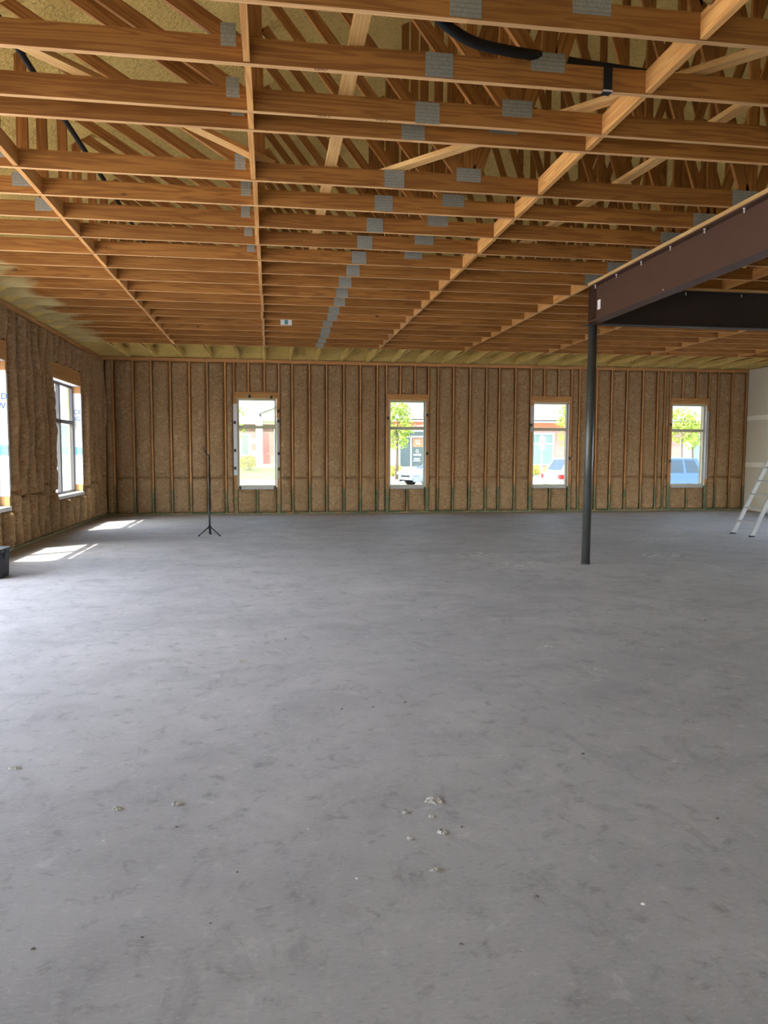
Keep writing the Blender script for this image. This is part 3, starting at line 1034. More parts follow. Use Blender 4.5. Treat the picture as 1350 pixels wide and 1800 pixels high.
# ---- black hose draped through the trusses, strap, drain pipe
mb = MB()
ctrl = [(0.62, 4.02, 4.15), (0.78, 4.10, 3.93), (0.935, 4.20, 3.82), (1.137, 4.30, 3.775), (1.38, 4.40, 3.795), (1.60, 4.51, 3.838), (1.87, 4.62, 3.872), (2.10, 4.67, 3.885), (2.40, 4.70, 3.885),
        (2.70, 4.72, 3.90), (2.95, 4.74, 3.885), (3.20, 4.80, 3.925), (3.50, 4.84, 3.925), (4.0, 4.86, 3.90)]
pts = []
for i in range(len(ctrl) - 1):
    p0 = Vector(ctrl[max(i - 1, 0)]); p1 = Vector(ctrl[i]); p2 = Vector(ctrl[i + 1]); p3 = Vector(ctrl[min(i + 2, len(ctrl) - 1)])
    for s_ in range(5):
        u = s_ / 5
        pts.append(0.5 * ((2 * p1) + (p2 - p0) * u + (2 * p0 - 5 * p1 + 4 * p2 - p3) * u * u + (3 * p1 - p0 - 3 * p2 + p3) * u ** 3))
mb.tube(pts, 0.030, 10)
mb.build('flexible_hose', 'rubber', None, loc=ctrl[0], label='black flexible hose sagging through the trusses at upper right', cat='hose')
S = empty('strap', (2.03, 4.49, ZC), label='black strap looped round the truss chord beside the sunlit blocking row', cat='strap')
boxo('strap_face', 'rubber', S, 2.005, 2.060, 4.480, 4.4845, 3.652, 3.806)
boxo('strap_top', 'rubber', S, 2.005, 2.060, 4.4845, 4.532, 3.8035, 3.8075)
boxo('strap_bottom', 'rubber', S, 2.005, 2.060, 4.4845, 4.532, 3.650, 3.654)
boxo('buckle', 'screw', S, 2.003, 2.062, 4.476, 4.480, 3.650, 3.660)
mb = MB()
mb.tube([(-1.83, 3.6, 4.43), (-1.80, 6.0, 4.40), (-1.76, 8.75, 4.40), (-1.74, 12.0, 4.42)], 0.024, 10)
mb.build('conduit_pipe', 'rubber', None, loc=(-1.83, 3.6, 4.43), label='straight black pipe running through the truss webs at upper left', cat='pipe')

# ================================================================== STEEL FRAME
CX, CY = 4.15, 9.45
C_ = empty('steel_column', (CX, CY, 0), label='dark round steel pipe column standing on the floor', cat='column')
MB().tube([(CX - 0.012, CY, 0.012), (CX, CY, 1.6), (CX + 0.012, CY, 3.135)], 0.057, 24).build('shaft', 'pipe', C_)
MB().tube([(CX - 0.012, CY, 0), (CX - 0.012, CY, 0.013)], 0.068, 24).build('base_plate', 'pipe', C_)
boxo('cap_plate', 'steel_beam', C_, CX - 0.09, CX + 0.10, CY - 0.09, CY + 0.10, 3.135, 3.15)


def ibeam(name, axis, c, a0, a1, label, mat, zb=3.155, zt_=3.62, fw_=0.165):
    base = (c, a0, zb) if axis == 'Y' else (a0, c, zb)
    B = empty(name, base, label=label, cat='beam')

    def bx(nm, o0, o1, z0, z1, m_=mat):
        if axis == 'Y':
            return boxo(nm, m_, B, c + o0, c + o1, a0, a1, z0, z1)
        return boxo(nm, m_, B, a0, a1, c + o0, c + o1, z0, z1)
    bx('bottom_flange', -fw_ / 2, fw_ / 2, zb, zb + 0.016)
    bx('top_flange', -fw_ / 2, fw_ / 2, zt_ - 0.016, zt_)
    bx('steel_web', -0.006, 0.006, zb + 0.016, zt_ - 0.016)
    bx('nailer_board', -fw_ / 2 - 0.002, fw_ / 2 + 0.002, zt_, ZC - 0.003, 'nailer')
    return B


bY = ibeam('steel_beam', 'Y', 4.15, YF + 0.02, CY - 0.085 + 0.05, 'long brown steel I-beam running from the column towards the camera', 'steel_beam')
for yy in (9.395, 9.33):
    boxo('stiffener_plate', 'steel_beam', bY, 4.070, 4.144, yy - 0.005, yy + 0.005, 3.171, 3.604)
    boxo('stiffener_plate', 'steel_beam', bY, 4.156, 4.230, yy - 0.005, yy + 0.005, 3.171, 3.604)
for yy in (6.20, 6.81, 7.43, 8.05, 8.66, 9.25):
    MB().tube([(4.095, yy, 3.604), (4.095, yy, 3.562)], 0.006, 8).tube([(4.095, yy, 3.604), (4.095, yy, 3.597)], 0.013, 8).build('screw', 'screw', bY)
MB().tube([(4.095, 7.55, 3.171), (4.095, 7.55, 3.20)], 0.005, 8).build('screw', 'screw', bY)
boxo('paper_tag', 'paper', bY, 4.139, 4.143, 9.19, 9.275, 3.30, 3.42, label='small white paper tag')
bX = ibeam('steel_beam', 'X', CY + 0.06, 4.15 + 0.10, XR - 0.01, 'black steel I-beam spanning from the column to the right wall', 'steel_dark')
for xx in (5.45, 6.25, 7.05):
    MB().tube([(xx, CY, 3.604), (xx, CY, 3.562)], 0.006, 8).build('screw', 'screw', bX)

# ================================================================== PHONE TRIPOD
TX, TY = -1.085, 13.55
T = empty('phone_tripod', (TX, TY, 0), label='slim black phone tripod standing on the floor before the leftmost back window', cat='tripod')
MB().tube([(TX, TY, 0.03), (TX, TY, 0.62)], 0.016, 10).build('lower_pole', 'blackplastic', T)
MB().tube([(TX, TY, 0.60), (TX, TY, 1.10)], 0.012, 10).build('middle_pole', 'blackplastic', T)
MB().tube([(TX, TY, 1.08), (TX, TY, 1.43)], 0.008, 10).build('upper_pole', 'blackplastic', T)
MB().tube([(TX, TY, 0.13), (TX, TY, 0.18)], 0.028, 12).build('leg_hub', 'blackplastic', T)
for a in (-152, -28, 88):
    c_, s_ = math.cos(math.radians(a)), math.sin(math.radians(a))
    lg = MB().tube([(TX + 0.02 * c_, TY + 0.02 * s_, 0.155), (TX + 0.205 * c_, TY + 0.205 * s_, 0.012)], 0.011, 8).build('leg', 'blackplastic', T)
    MB().tube([(TX + 0.19 * c_, TY + 0.19 * s_, 0.018), (TX + 0.215 * c_, TY + 0.215 * s_, 0.006)], 0.013, 8).build('rubber_foot', 'rubber', lg)
MB().tube([(TX, TY, 1.42), (TX - 0.03, TY, 1.428), (TX - 0.045, TY, 1.45), (TX - 0.055, TY, 1.49), (TX - 0.075, TY, 1.52)], 0.010, 8).build('clamp_arm', 'blackplastic', T)
MB().tube([(TX - 0.002, TY, 1.43), (TX + 0.02, TY, 1.432)], 0.009, 8).build('clamp_knob', 'blackplastic', T)
MB().board((TX - 0.068, TY, 1.50), (TX - 0.085, TY, 1.565), 0.016, 0.012, (1, 0, 0)).board((TX - 0.085, TY, 1.56), (TX - 0.105, TY, 1.555), 0.012, 0.012, (0, 0, 1)).board(
    (TX - 0.066, TY, 1.485), (TX - 0.10, TY, 1.475), 0.012, 0.012, (0, 0, 1)).build('phone_clamp', 'blackplastic', T)

# ================================================================== STEP LADDER
LX, LY = 8.43, 12.45
Ld = empty('step_ladder', (LX, LY, 0), label='aluminium step ladder leaning open at the right edge before the drywall', cat='ladder')
slope = 0.475
Hl = 2.35


def lp(z, side, inset=0.0):
    hw = 0.275 - 0.055 * z / Hl
    return Vector((LX + slope * z, LY + side * hw, z))


for s_ in (-1, 1):
    rl = MB().board(lp(0.01, s_), lp(Hl, s_), 0.075, 0.028, (1, 0, -0.4)).build('side_rail', 'alu', Ld)
    q = lp(0.0, s_)
    boxo('rubber_foot', 'rubber', rl, q.x - 0.045, q.x + 0.045, q.y - 0.022, q.y + 0.022, 0, 0.025)
for k in range(9):
    z = 0.245 + 0.245 * k
    a, b = lp(z, -1), lp(z, 1)
    MB().board(a + Vector((0, 0.012, 0)), b - Vector((0, 0.012, 0)), 0.085, 0.022, (1, 0, 0)).build('step', 'alu', Ld)
boxo('top_cap', 'alu', Ld, LX + slope * Hl - 0.10, LX + slope * Hl + 0.16, LY - 0.24, LY + 0.24, Hl - 0.03, Hl + 0.03)
for s_ in (-1, 1):
    top = Vector((LX + slope * Hl + 0.06, LY + s_ * 0.2, Hl))
    MB().board(top, (LX + 2 * slope * Hl + 0.02, LY + s_ * 0.30, 0.0), 0.05, 0.025, (1, 0, 0.4)).build('rear_rail', 'alu', Ld)
for k in range(4):
    z = 0.4 + 0.5 * k
    xx = LX + 2 * slope * Hl + 0.02 - (slope * Hl - 0.04) * z / Hl
    MB().board((xx, LY - 0.28 + 0.03 * k, z), (xx, LY + 0.28 - 0.03 * k, z), 0.03, 0.015, (0, 0, 1)).build('rear_brace', 'alu', Ld)

# ================================================================== STORAGE TOTE
tx0, tx1, ty0, ty1 = -3.78, -3.085, 9.12, 9.52
Tt = empty('storage_tote', ((tx0 + tx1) / 2, ty0, 0), label='charcoal plastic storage tote on the floor at the left picture edge', cat='tote')


def tote_ring(z, e, r=0.05):
    out = []
    for (cx, cy, a0) in ((tx1 - r + e, ty1 - r + e, 0), (tx0 + r - e, ty1 - r + e, 90), (tx0 + r - e, ty0 + r - e, 180), (tx1 - r + e, ty0 + r - e, 270)):
        for k in range(5):
            a = math.radians(a0 + 22.5 * k)
            out.append((cx + r * math.cos(a), cy + r * math.sin(a), z))
    return out


mb = MB().grid([tote_ring(0.0, -0.03), tote_ring(0.004, -0.022), tote_ring(0.25, -0.012), tote_ring(0.30, -0.010)], closed=True)
mb.quadface([len(mb.v) - 80 + k for k in reversed(range(20))])
mb.build('body', 'tote', Tt)
mb = MB().grid([tote_ring(0.296, -0.012), tote_ring(0.296, 0.012), tote_ring(0.335, 0.014), tote_ring(0.345, 0.006), tote_ring(0.338, -0.03), tote_ring(0.336, -0.15)], closed=True)
mb.quadface([len(mb.v) - 20 + k for k in range(20)])
mb.build('lid', 'blackplastic', Tt)
for xx in (tx1 - 0.12, tx1 - 0.34):
    boxo('rib', 'tote', Tt, xx, xx + 0.012, ty0 + 0.008, ty0 + 0.022, 0.03, 0.28)
boxo('latch', 'blackplastic', Tt, tx1 - 0.005, tx1 + 0.022, ty0 + 0.14, ty0 + 0.26, 0.22, 0.34)
text('print', 'ol', 'greyink', Tt, (tx1 - 0.075, ty0 + 0.0105, 0.16), (math.radians(90), 0, 0), 0.07)
#EXTERIOR
# ================================================================== OUTDOORS
GZ = -0.30
M['pavement'] = plain('pale_pavement', (0.50, 0.48, 0.45), 0.9, var=0.12, scale=1.2)
M['lawn'] = plain('lawn_grass', (0.24, 0.34, 0.07), 0.95, var=0.35, scale=5, bump=0.6)
M['leaf'] = plain('tree_leaf', (0.33, 0.42, 0.07), 0.7, var=0.45, scale=3)
M['leaf_yellow'] = plain('shrub_leaf', (0.50, 0.46, 0.10), 0.7, var=0.4, scale=5)
M['bark'] = plain('tree_bark', (0.16, 0.12, 0.09), 0.9, var=0.4, scale=12)
t = NT('red_brick', 0.9, 0, 0.2)
br = t.n('TexBrick')
mp = t.n('Mapping')
mp.inputs['Rotation'].default_value = (math.radians(90), 0, 0)
t.l(t.pos(), mp.inputs['Vector'])
t.l(mp.outputs[0], br.inputs['Vector'])
br.inputs['Scale'].default_value = 1.0
br.inputs['Brick Width'].default_value = 0.24
br.inputs['Row Height'].default_value = 0.085
br.inputs['Mortar Size'].default_value = 0.010
br.inputs['Color1'].default_value = (0.44, 0.17, 0.12, 1)
br.inputs['Color2'].default_value = (0.33, 0.13, 0.10, 1)
br.inputs['Mortar'].default_value = (0.55, 0.50, 0.46, 1)
t.color(br.outputs['Color'])
M['brick'] = t.m
t = NT('grey_shingles', 0.9, 0, 0.2)
br = t.n('TexBrick')
t.l(t.n('TexCoord').outputs['UV'], br.inputs['Vector'])
br.inputs['Scale'].default_value = 1.0
br.inputs['Brick Width'].default_value = 0.35
br.inputs['Row Height'].default_value = 0.16
br.inputs['Mortar Size'].default_value = 0.016
br.inputs['Color1'].default_value = (0.42, 0.40, 0.40, 1)
br.inputs['Color2'].default_value = (0.33, 0.31, 0.32, 1)
br.inputs['Mortar'].default_value = (0.17, 0.16, 0.17, 1)
t.color(br.outputs['Color'])
M['shingles'] = t.m
M['trimwhite'] = plain('white_trim', (0.74, 0.72, 0.67), 0.7, var=0.04)
M['stone'] = plain('cream_stone', (0.60, 0.54, 0.44), 0.85, var=0.15, scale=4)
M['doorred'] = plain('red_door', (0.34, 0.07, 0.06), 0.5, var=0.1)
M['frieze'] = plain('red_frieze', (0.52, 0.19, 0.10), 0.7, var=0.1)
M['dglass'] = plain('dark_shop_glass', (0.07, 0.10, 0.11), 0.12, var=0.3, scale=0.6, spec=0.6)
M['tglass'] = plain('green_grey_glass', (0.18, 0.26, 0.24), 0.15, var=0.3, scale=0.8, spec=0.6)
M['siding'] = plain('cream_siding', (0.66, 0.64, 0.58), 0.8, var=0.06)
M['carblue'] = plain('blue_car_paint', (0.07, 0.13, 0.23), 0.25, 0.2, var=0.06, spec=0.6)
M['carsilver'] = plain('silver_car_paint', (0.27, 0.30, 0.36), 0.28, 0.3, var=0.05, spec=0.6)
M['carwhite'] = plain('white_car_paint', (0.78, 0.78, 0.78), 0.3, 0.0, var=0.03, spec=0.6)
M['carglass'] = plain('car_glass', (0.03, 0.05, 0.075), 0.08, var=0.2, spec=0.8)
M['tyre'] = plain('tyre_rubber', (0.02, 0.02, 0.02), 0.8, var=0.2)
M['rim'] = plain('alloy_rim', (0.5, 0.5, 0.5), 0.35, 0.6, var=0.1)
M['taillight'] = plain('red_lens', (0.55, 0.03, 0.03), 0.3, var=0.1)
M['headlight'] = plain('clear_lens', (0.75, 0.77, 0.8), 0.2, var=0.1)

mb = MB()
mb.box(-90, 110, -60, YF - 0.35, GZ - 0.2, GZ)
mb.box(-90, XL - 0.4, YF - 0.35, YB + 0.4, GZ - 0.2, GZ)
mb.box(XR + 0.4, 110, YF - 0.35, YB + 0.4, GZ - 0.2, GZ)
mb.box(-90, 110, YB + 0.4, 130, GZ - 0.2, GZ)
mb.build('ground', 'pavement', None, label='pale pavement and parking lot outside the windows', kind='structure')
# sloping lawn in front of the house seen through the leftmost back window
rows = []
for j in range(25):
    y = 51.0 + 10.9 * j / 24
    rows.append([(6.0 - 14.5 * i / 30, y, GZ + 0.03 + 0.62 * min(1, j / 18) + 0.02 * fbm(i, j, 0, 0.7)) for i in range(31)])
lawn = MB().grid(rows).build('lawn', 'lawn', None, label='bright mown lawn before the brick house outside', kind='stuff')
lawn['category'] = 'grass'


def leaf_cloud(c, rx, ry, rz, n, size, seed, gaps=0.35):
    rnd = random.Random(seed)
    mb = MB()
    k = 0
    while k < n:
        v = Vector((rnd.uniform(-1, 1), rnd.uniform(-1, 1), rnd.uniform(-1, 1)))
        if v.length > 1 or v.length < 0.25:
            continue
        q = Vector((c[0] + v.x * rx, c[1] + v.y * ry, c[2] + v.z * rz))
        if fbm(q.x, q.y, q.z, 1.6 / max(rx, 0.4)) < -gaps * 0.4 + 0.25 * (v.length - 0.6):
            k += 0.3
            continue
        k += 1
        a = Vector((rnd.gauss(0, 1), rnd.gauss(0, 1), rnd.gauss(0, 1))).normalized()
        b = a.cross(Vector((rnd.gauss(0, 1), rnd.gauss(0, 1), rnd.gauss(0, 1)))).normalized()
        s_ = size * rnd.uniform(0.6, 1.3)
        i0 = len(mb.v)
        mb.v += [q - a * s_, q + b * s_ * 0.5, q + a * s_, q - b * s_ * 0.5]
        mb.quadface([i0, i0 + 1, i0 + 2, i0 + 3])
    return mb


def tree(x, y, h, crown_z, rx, rz, n, seed, label, mat='leaf', z0=GZ, group='trees outside the windows'):
    T = empty('young_tree', (x, y, z0), label=label, cat='tree', group=group)
    MB().tube([(x, y, z0), (x + 0.04, y, z0 + 0.5 * (crown_z - z0)), (x - 0.03, y, crown_z)], [0.11, 0.08, 0.05], 8).build('trunk', 'bark', T)
    rnd = random.Random(seed)
    mb = MB()
    for k in range(6):
        a = k * 1.05 + rnd.random()
        p0 = Vector((x, y, crown_z - rz * 0.6 + 0.12 * k * rz))
        mb.tube([p0, p0 + Vector((math.cos(a) * rx * 0.6, math.sin(a) * rx * 0.6, rz * 0.5))], [0.03, 0.01], 6)
    mb.build('branches', 'bark', T)
    leaf_cloud((x, y, crown_z), rx, rx, rz, n, 0.13, seed).build('foliage', mat, T)


def shrub(x, y, r, h, seed, label, z0=GZ, mat='leaf_yellow', n=700):
    S_ = empty('shrub', (x, y, z0), label=label, cat='shrub', group='shrubs outside the windows')
    leaf_cloud((x, y, z0 + h / 2), r, r, h / 2, n, 0.09, seed, 0.8).build('foliage', mat, S_)
    mb = MB()
    for k in range(4):
        a = k * 1.6
        mb.tube([(x, y, z0), (x + 0.4 * r * math.cos(a), y + 0.4 * r * math.sin(a), z0 + h * 0.6)], [0.025, 0.01], 6)
    mb.build('stems', 'bark', S_)


# ---- long brick shop building across the lot
BY = 58.0
Bd = empty('brick_shop_building', (22, BY, GZ), label='long brick shop building with grey shingle roof across the parking lot', cat='building')
boxo('wall', 'brick', Bd, 6.2, 60, BY, BY + 12, GZ, 3.9)
boxo('frieze_band', 'frieze', Bd, 6.1, 60.1, BY - 0.10, BY + 0.2, 3.52, 3.92)
boxo('fascia', 'trimwhite', Bd, 5.6, 60.6, BY - 0.75, BY - 0.68, 3.92, 4.12)
boxo('soffit', 'trimwhite', Bd, 5.6, 60.6, BY - 0.70, BY, 3.90, 3.94)
mb = MB()
e = [(5.6, BY - 0.75, 4.1), (60.6, BY - 0.75, 4.1), (60.6, BY + 7.0, 7.9), (5.6, BY + 7.0, 7.9)]
mb.v += [Vector(q) for q in e] + [Vector((q[0], q[1], q[2] - 0.08)) for q in e]
Ls = math.hypot(7.75, 3.8)
mb.quadface([0, 1, 2, 3], [(0, 0), (55, 0), (55, Ls), (0, Ls)])
mb.quadface([7, 6, 5, 4])
mb.quadface([0, 4, 5, 1])
mb.quadface([1, 5, 6, 2]); mb.quadface([3, 7, 4, 0]); mb.quadface([2, 6, 7, 3])
mb.build('roof', 'shingles', Bd)
boxo('stone_base', 'stone', Bd, 6.15, 60.05, BY - 0.06, BY, GZ, 0.42)


def shop_window(x0, x1, z0, z1, glass='tglass', rail=None):
    w = MB()
    f = 0.12
    w.box(x0 - f, x0, BY - 0.09, BY, z0 - f, z1 + f)
    w.box(x1, x1 + f, BY - 0.09, BY, z0 - f, z1 + f)
    w.box(x0, x1, BY - 0.09, BY, z1, z1 + f)
    w.box(x0, x1, BY - 0.09, BY, z0 - f, z0)
    if rail:
        w.box(x0, x1, BY - 0.07, BY, rail - 0.06, rail + 0.06)
    w = w.build('window', 'trimwhite', Bd)
    boxo('pane', glass, w, x0, x1, BY - 0.04, BY - 0.01, z0, z1)
    return w


# seen through the second back window: dark glazed entry with posted signs
ent = shop_window(9.95, 12.6, -0.1, 3.15, 'dglass', 2.75)
boxo('entry_mullion', 'trimwhite', ent, 10.75, 10.85, BY - 0.07, BY - 0.005, -0.1, 2.7)
boxo('sign_board', 'frieze', ent, 10.95, 12.3, BY - 0.06, BY - 0.045, 1.95, 2.62)
text('unit_number', '52', 'paper', ent, (11.33, BY - 0.065, 2.16), (math.radians(90), 0, 0), 0.42, 0.004)
text('logo', 'G', 'paper', ent, (11.30, BY - 0.045, 1.50), (math.radians(90), 0, 0), 0.36, 0.004)
for (x0, x1, z0, z1) in ((11.0, 11.6, 1.28, 1.40), (11.05, 11.5, 1.00, 1.07), (10.98, 11.55, 0.84, 0.91)):
    boxo('sign_lettering', 'paper', ent, x0, x1, BY - 0.046, BY - 0.042, z0, z1)
mb = MB()
for (x0, x1, z0, z1) in ((10.55, 10.66, 3.54, 3.72), (10.62, 10.72, 3.68, 3.74), (10.62, 10.74, 3.54, 3.58), (10.80, 11.02, 3.55, 3.62), (11.08, 11.12, 3.54, 3.76), (11.20, 11.45, 3.55, 3.63), (11.52, 11.60, 3.55, 3.68), (11.66, 11.74, 3.54, 3.66)):
    mb.box(x0, x1, BY - 0.115, BY - 0.10, z0, z1)
mb.build('sign_lettering', 'paper', Bd)
boxo('stone_panel', 'stone', Bd, 9.05, 9.80, BY - 0.05, BY, 0.42, 2.0)
# third back window: big shop window and brick pier
shop_window(19.9, 22.35, 0.62, 3.0, 'tglass', 2.25)
shop_window(25.0, 28.4, 0.62, 3.0, 'tglass', 2.25)
shop_window(15.0, 17.6, 0.62, 3.0, 'tglass', 2.25)
boxo('stone_panel', 'trimwhite', Bd, 33.4, 34.3, BY - 0.05, BY, GZ, 2.6)
shop_window(34.5, 36.6, 0.62, 3.0, 'tglass', 2.25)
shop_window(30.3, 32.0, 0.62, 3.0, 'tglass', 2.25)

# ---- brick house behind the lawn, seen through the leftmost back window
HY, HZ = 62.0, 0.30
H_ = empty('brick_house', (-1, HY, HZ), label='brick house with white porch column and red door behind the lawn', cat='building')
boxo('wall', 'brick', H_, -8, 4.5, HY, HY + 9, HZ - 0.2, 3.9)
mb = MB()
e = [(-8.6, HY - 1.0, 3.95), (5.2, HY - 1.0, 3.95), (5.2, HY + 6, 8.2), (-8.6, HY + 6, 8.2)]
mb.v += [Vector(q) for q in e] + [Vector((q[0], q[1], q[2] - 0.1)) for q in e]
mb.quadface([0, 1, 2, 3], [(0, 0), (18, 0), (18, 8), (0, 8)])
mb.quadface([7, 6, 5, 4]); mb.quadface([0, 4, 5, 1]); mb.quadface([1, 5, 6, 2]); mb.quadface([3, 7, 4, 0]); mb.quadface([2, 6, 7, 3])
mb.build('roof', 'shingles', H_)
boxo('fascia', 'trimwhite', H_, -8.6, 5.2, HY - 1.04, HY - 0.98, 3.72, 3.98)
mb = MB().poly([(-0.75, HY - 1.6, 3.95), (2.2, HY - 1.6, 3.95), (2.2, HY - 1.6, 4.55), (0.7, HY - 1.6, 5.1), (-0.75, HY - 1.6, 4.55)], (0, 1.4, 0))
mb.build('porch_gable', 'stone', H_)
MB().board((-0.95, HY - 0.9, 4.56), (0.7, HY - 0.9, 5.18), 1.7, 0.09, (0, 1, 0)).build('porch_roof', 'shingles', H_)
MB().board((0.7, HY - 0.9, 5.18), (2.4, HY - 0.9, 4.56), 1.7, 0.09, (0, 1, 0)).build('porch_roof', 'shingles', H_)
boxo('porch_column', 'trimwhite', H_, -1.17, -0.66, HY - 1.6, HY - 1.1, HZ, 3.95)
boxo('porch_column', 'trimwhite', H_, 2.0, 2.4, HY - 1.6, HY - 1.1, HZ, 3.95)
boxo('porch_step', 'trimwhite', H_, -1.3, 0.6, HY - 2.0, HY - 0.02, HZ - 0.1, HZ + 0.25)
dr = boxo('door', 'doorred', H_, -0.62, -0.16, HY - 0.08, HY - 0.02, HZ + 0.25, 3.05)
boxo('door_handle', 'screw', dr, -0.28, -0.24, HY - 0.12, HY - 0.08, 1.35, 1.47)
boxo('door_trim', 'trimwhite', H_, 0.22, 0.55, HY - 0.09, HY, HZ + 0.2, 3.4)
w = boxo('window', 'trimwhite', H_, -2.45, -1.60, HY - 0.08, HY, 1.2, 3.0)
boxo('pane', 'tglass', w, -2.30, -1.85, HY - 0.10, HY - 0.08, 1.3, 2.9)
boxo('stone_band', 'stone', H_, -1.62, -1.17, HY - 0.05, HY, 2.15, 2.6)
boxo('stone_band', 'stone', H_, -1.62, -1.17, HY - 0.05, HY, 1.15, 1.65)

# ---- pale neighbouring building seen obliquely through the left windows
N_ = empty('cream_building', (-13, 45, GZ), label='pale cream building glimpsed through the left wall windows', cat='building')
boxo('wall', 'siding', N_, -23, -10.5, 34, 62, GZ, 6.5)
for k in range(7):
    boxo('pilaster', 'trimwhite', N_, -10.5, -10.25, 34.2 + 4 * k, 34.7 + 4 * k, GZ, 6.4)
for k in range(6):
    w = boxo('window', 'trimwhite', N_, -10.5, -10.42, 35.5 + 4 * k, 37.6 + 4 * k, 0.6, 3.0)
    boxo('pane', 'tglass', w, -10.42, -10.38, 35.65 + 4 * k, 37.45 + 4 * k, 0.75, 2.85)
MB().board((-16.7, 33.5, 6.6), (-16.7, 62.5, 6.6), 13.4, 0.25, (1, 0, 0)).build('roof', 'shingles', N_)

# ---- trees and shrubs
tree(8.35, 50.0, 4, 3.3, 1.15, 1.75, 1500, 11, 'young yellow-green tree outside the second back window')
tree(-2.75, 55.0, 4, 3.6, 0.95, 1.6, 700, 12, 'sparse young tree outside the leftmost back window')
tree(19.55, 48.0, 4, 3.5, 0.75, 2.0, 500, 13, 'thin yellow-green tree seen past the right edge of the window by the column')
tree(28.9, 50.0, 4, 3.5, 1.3, 1.3, 1100, 14, 'leafy tree at the left in the rightmost back window')
tree(32.1, 54.0, 4, 2.9, 0.9, 1.2, 600, 15, 'slim tree with bare trunk at the right in the rightmost back window', 'leaf')
shrub(-1.70, 57.0, 0.72, 1.30, 21, 'round yellow-green shrub on the lawn outside', z0=0.02)
for k, (x_, lab) in enumerate(((9.15, 'clipped yellowish shrub left of the silver car outside'), (20.15, 'clipped yellowish shrub left of the sign post outside'), (21.75, 'clipped yellowish shrub right of the sign post outside'))):
    shrub(x_, 56.2, 0.75, 0.95, 31 + k, lab)

# ---- accessible-parking sign
Sg = empty('sign_post', (15.55, 42, GZ), label='white parking sign on a slim post outside the window by the column', cat='sign')
MB().tube([(15.55, 42, GZ), (15.55, 42, 2.55)], 0.035, 8).build('post', 'trimwhite', Sg)
sp = boxo('sign_plate', 'trimwhite', Sg, 15.40, 15.70, 41.93, 41.95, 1.74, 2.46)
MB().box(15.51, 15.535, 41.92, 41.93, 2.06, 2.20).box(15.555, 15.58, 41.92, 41.93, 2.06, 2.20).box(15.50, 15.60, 41.92, 41.93, 2.19, 2.21).build('sign_symbol', 'ink', sp)


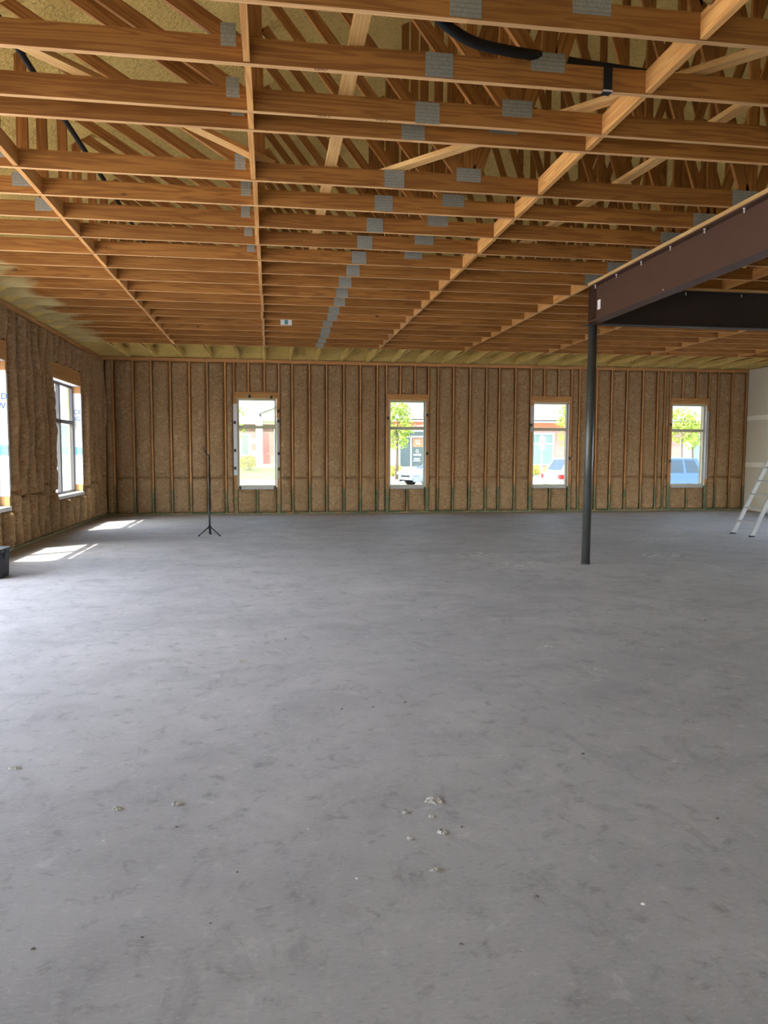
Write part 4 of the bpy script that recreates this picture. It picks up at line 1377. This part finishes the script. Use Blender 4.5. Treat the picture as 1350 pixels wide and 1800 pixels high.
# ---- cars
def car(name, loc, heading, paint, label, kind):
    C0 = empty(name, loc, label=label, cat='car')
    C0.rotation_euler = (0, 0, heading)
    suv = kind != 'sedan'
    L, hw = 4.6, 0.92
    zb, zs = 0.25, (1.02 if suv else 0.92)
    prof = [(2.30, 0.34, 0.72, 0.70), (2.22, 0.24, 0.84, 0.80), (1.7, 0.25, 0.95 if suv else 0.86, 0.9), (0.9, 0.25, zs, 0.92), (0.0, 0.25, zs, 0.93), (-1.2, 0.25, zs, 0.93), (-2.0, 0.28, zs, 0.90),
            (-2.25, 0.35, zs - 0.04, 0.85), (-2.30, 0.5, zs - 0.12, 0.80)]
    rows = []
    for (x_, z0, z1, w_) in prof:
        half = [(w_ * 0.90, z0), (w_, z0 + 0.12), (w_ * 1.0, (z0 + z1) / 2), (w_ * 0.985, z1 - 0.08), (w_ * 0.92, z1), (0.0, z1 + 0.035)]
        rows.append([(x_, yy, zz) for (yy, zz) in half] + [(x_, -yy, zz) for (yy, zz) in reversed(half[:-1])])
    mb = MB().grid(rows)
    nc = len(rows[0])
    mb.quadface(list(range(nc)))
    mb.quadface([len(mb.v) - nc + k for k in reversed(range(nc))])

    def local(mb_, nm, mat, par=C0):
        me = bpy.data.meshes.new(nm)
        o = bpy.data.objects.new(nm, me)
        me.from_pydata([tuple(v) for v in mb_.v], [], mb_.f)
        me.polygons.foreach_set('use_smooth', mb_.sm)
        me.materials.append(M[mat])
        o.parent = par
        col.objects.link(o)
        return o
    local(mb, 'body', paint)
    if suv:
        xa, xb, xc, xd, zr_ = 1.15, -2.20, 0.30, -1.85, 1.66
    else:
        xa, xb, xc, xd, zr_ = 1.05, -1.65, 0.25, -1.05, 1.43
    bw, rw = 0.86, 0.66
    A = [Vector((xa, bw, zs - 0.03)), Vector((xb, bw * 0.95, zs - 0.03)), Vector((xb, -bw * 0.95, zs - 0.03)), Vector((xa, -bw, zs - 0.03))]
    Bq = [Vector((xc, rw, zr_ - 0.04)), Vector((xd, rw, zr_ - 0.06)), Vector((xd, -rw, zr_ - 0.06)), Vector((xc, -rw, zr_ - 0.04))]
    mb = MB()
    mid_r = [(a_ + b_) / 2 for a_, b_ in zip(Bq, Bq[1:] + Bq[:1])]
    top = [q * 1 for q in Bq]
    ctr = Vector(((xc + xd) / 2, 0, zr_))
    mb.v += A + Bq + [ctr]
    for k in range(4):
        k2 = (k + 1) % 4
        mb.quadface([k, k + 4, k2 + 4, k2])
        mb.quadface([k + 4, 8, k2 + 4])
    cabin = local(mb, 'cabin', paint)

    def panel(a0, a1, b0, b1, u0, u1, v0, v1, nm):
        out = []
        n_ = (a1 - a0).cross(b0 - a0).normalized()
        c_ = (a0 + a1 + b0 + b1) / 4 - Vector((ctr.x, 0, 1.2))
        if n_.dot(c_) < 0:
            n_ = -n_
        for (u, v) in ((u0, v0), (u1, v0), (u1, v1), (u0, v1)):
            lo = a0.lerp(a1, u)
            hi = b0.lerp(b1, u)
            out.append(lo.lerp(hi, v))
        m2 = MB()
        m2.v += [q + n_ * 0.012 for q in out] + [q - n_ * 0.004 for q in out]
        m2.quadface([0, 1, 2, 3]); m2.quadface([7, 6, 5, 4])
        for k in range(4):
            m2.quadface([k, k + 4, (k + 1) % 4 + 4, (k + 1) % 4])
        local(m2, nm, 'carglass', cabin)
    for (i0, i1) in ((0, 1), (3, 2)):
        cuts = ((0.10, 0.42), (0.46, 0.72), (0.76, 0.93)) if suv else ((0.14, 0.48), (0.52, 0.86))
        for (u0, u1) in cuts:
            panel(A[i0], A[i1], Bq[i0], Bq[i1], u0, u1, 0.14, 0.88, 'side_window')
    panel(A[3], A[0], Bq[3], Bq[0], 0.06, 0.94, 0.08, 0.92, 'windshield')
    panel(A[1], A[2], Bq[1], Bq[2], 0.08, 0.92, 0.15, 0.88, 'rear_window')
    for x_ in (1.42, -1.40):
        for s_ in (1, -1):
            wv = local(MB().tube([(x_, s_ * 0.70, 0.34), (x_, s_ * 0.945, 0.34)], 0.34, 20), 'wheel', 'tyre')
            local(MB().tube([(x_, s_ * 0.90, 0.34), (x_, s_ * 0.955, 0.34)], 0.22, 14), 'rim', 'rim', wv)
    for s_ in (1, -1):
        m2 = MB().box(2.02, 2.285, s_ * 0.74 - 0.13, s_ * 0.74 + 0.13, 0.62, 0.76)
        local(m2, 'headlight', 'headlight')
        m2 = MB().box(-2.31, -2.10, s_ * 0.80 - 0.12, s_ * 0.80 + 0.125, zs - 0.28, zs - 0.10)
        local(m2, 'tail_light', 'taillight')
        m2 = MB().box(0.75, 0.95, s_ * 1.0 - 0.09, s_ * 1.0 + 0.09, zs, zs + 0.14)
        local(m2, 'wing_mirror', paint)
    local(MB().box(2.24, 2.305, -0.42, 0.42, 0.50, 0.58), 'grille', 'tyre')


car('blue_car', (14.00, 27.0, GZ), math.radians(180), 'carblue', 'dark blue car parked outside the rightmost back window', 'suv')
car('silver_car', (9.20, 40.5, GZ), math.radians(203), 'carsilver', 'silver car parked nose-left outside the second back window', 'sedan')
car('white_car', (13.75, 30.0, GZ), math.radians(4), 'carwhite', 'white car showing its rear corner outside the window by the column', 'suv')
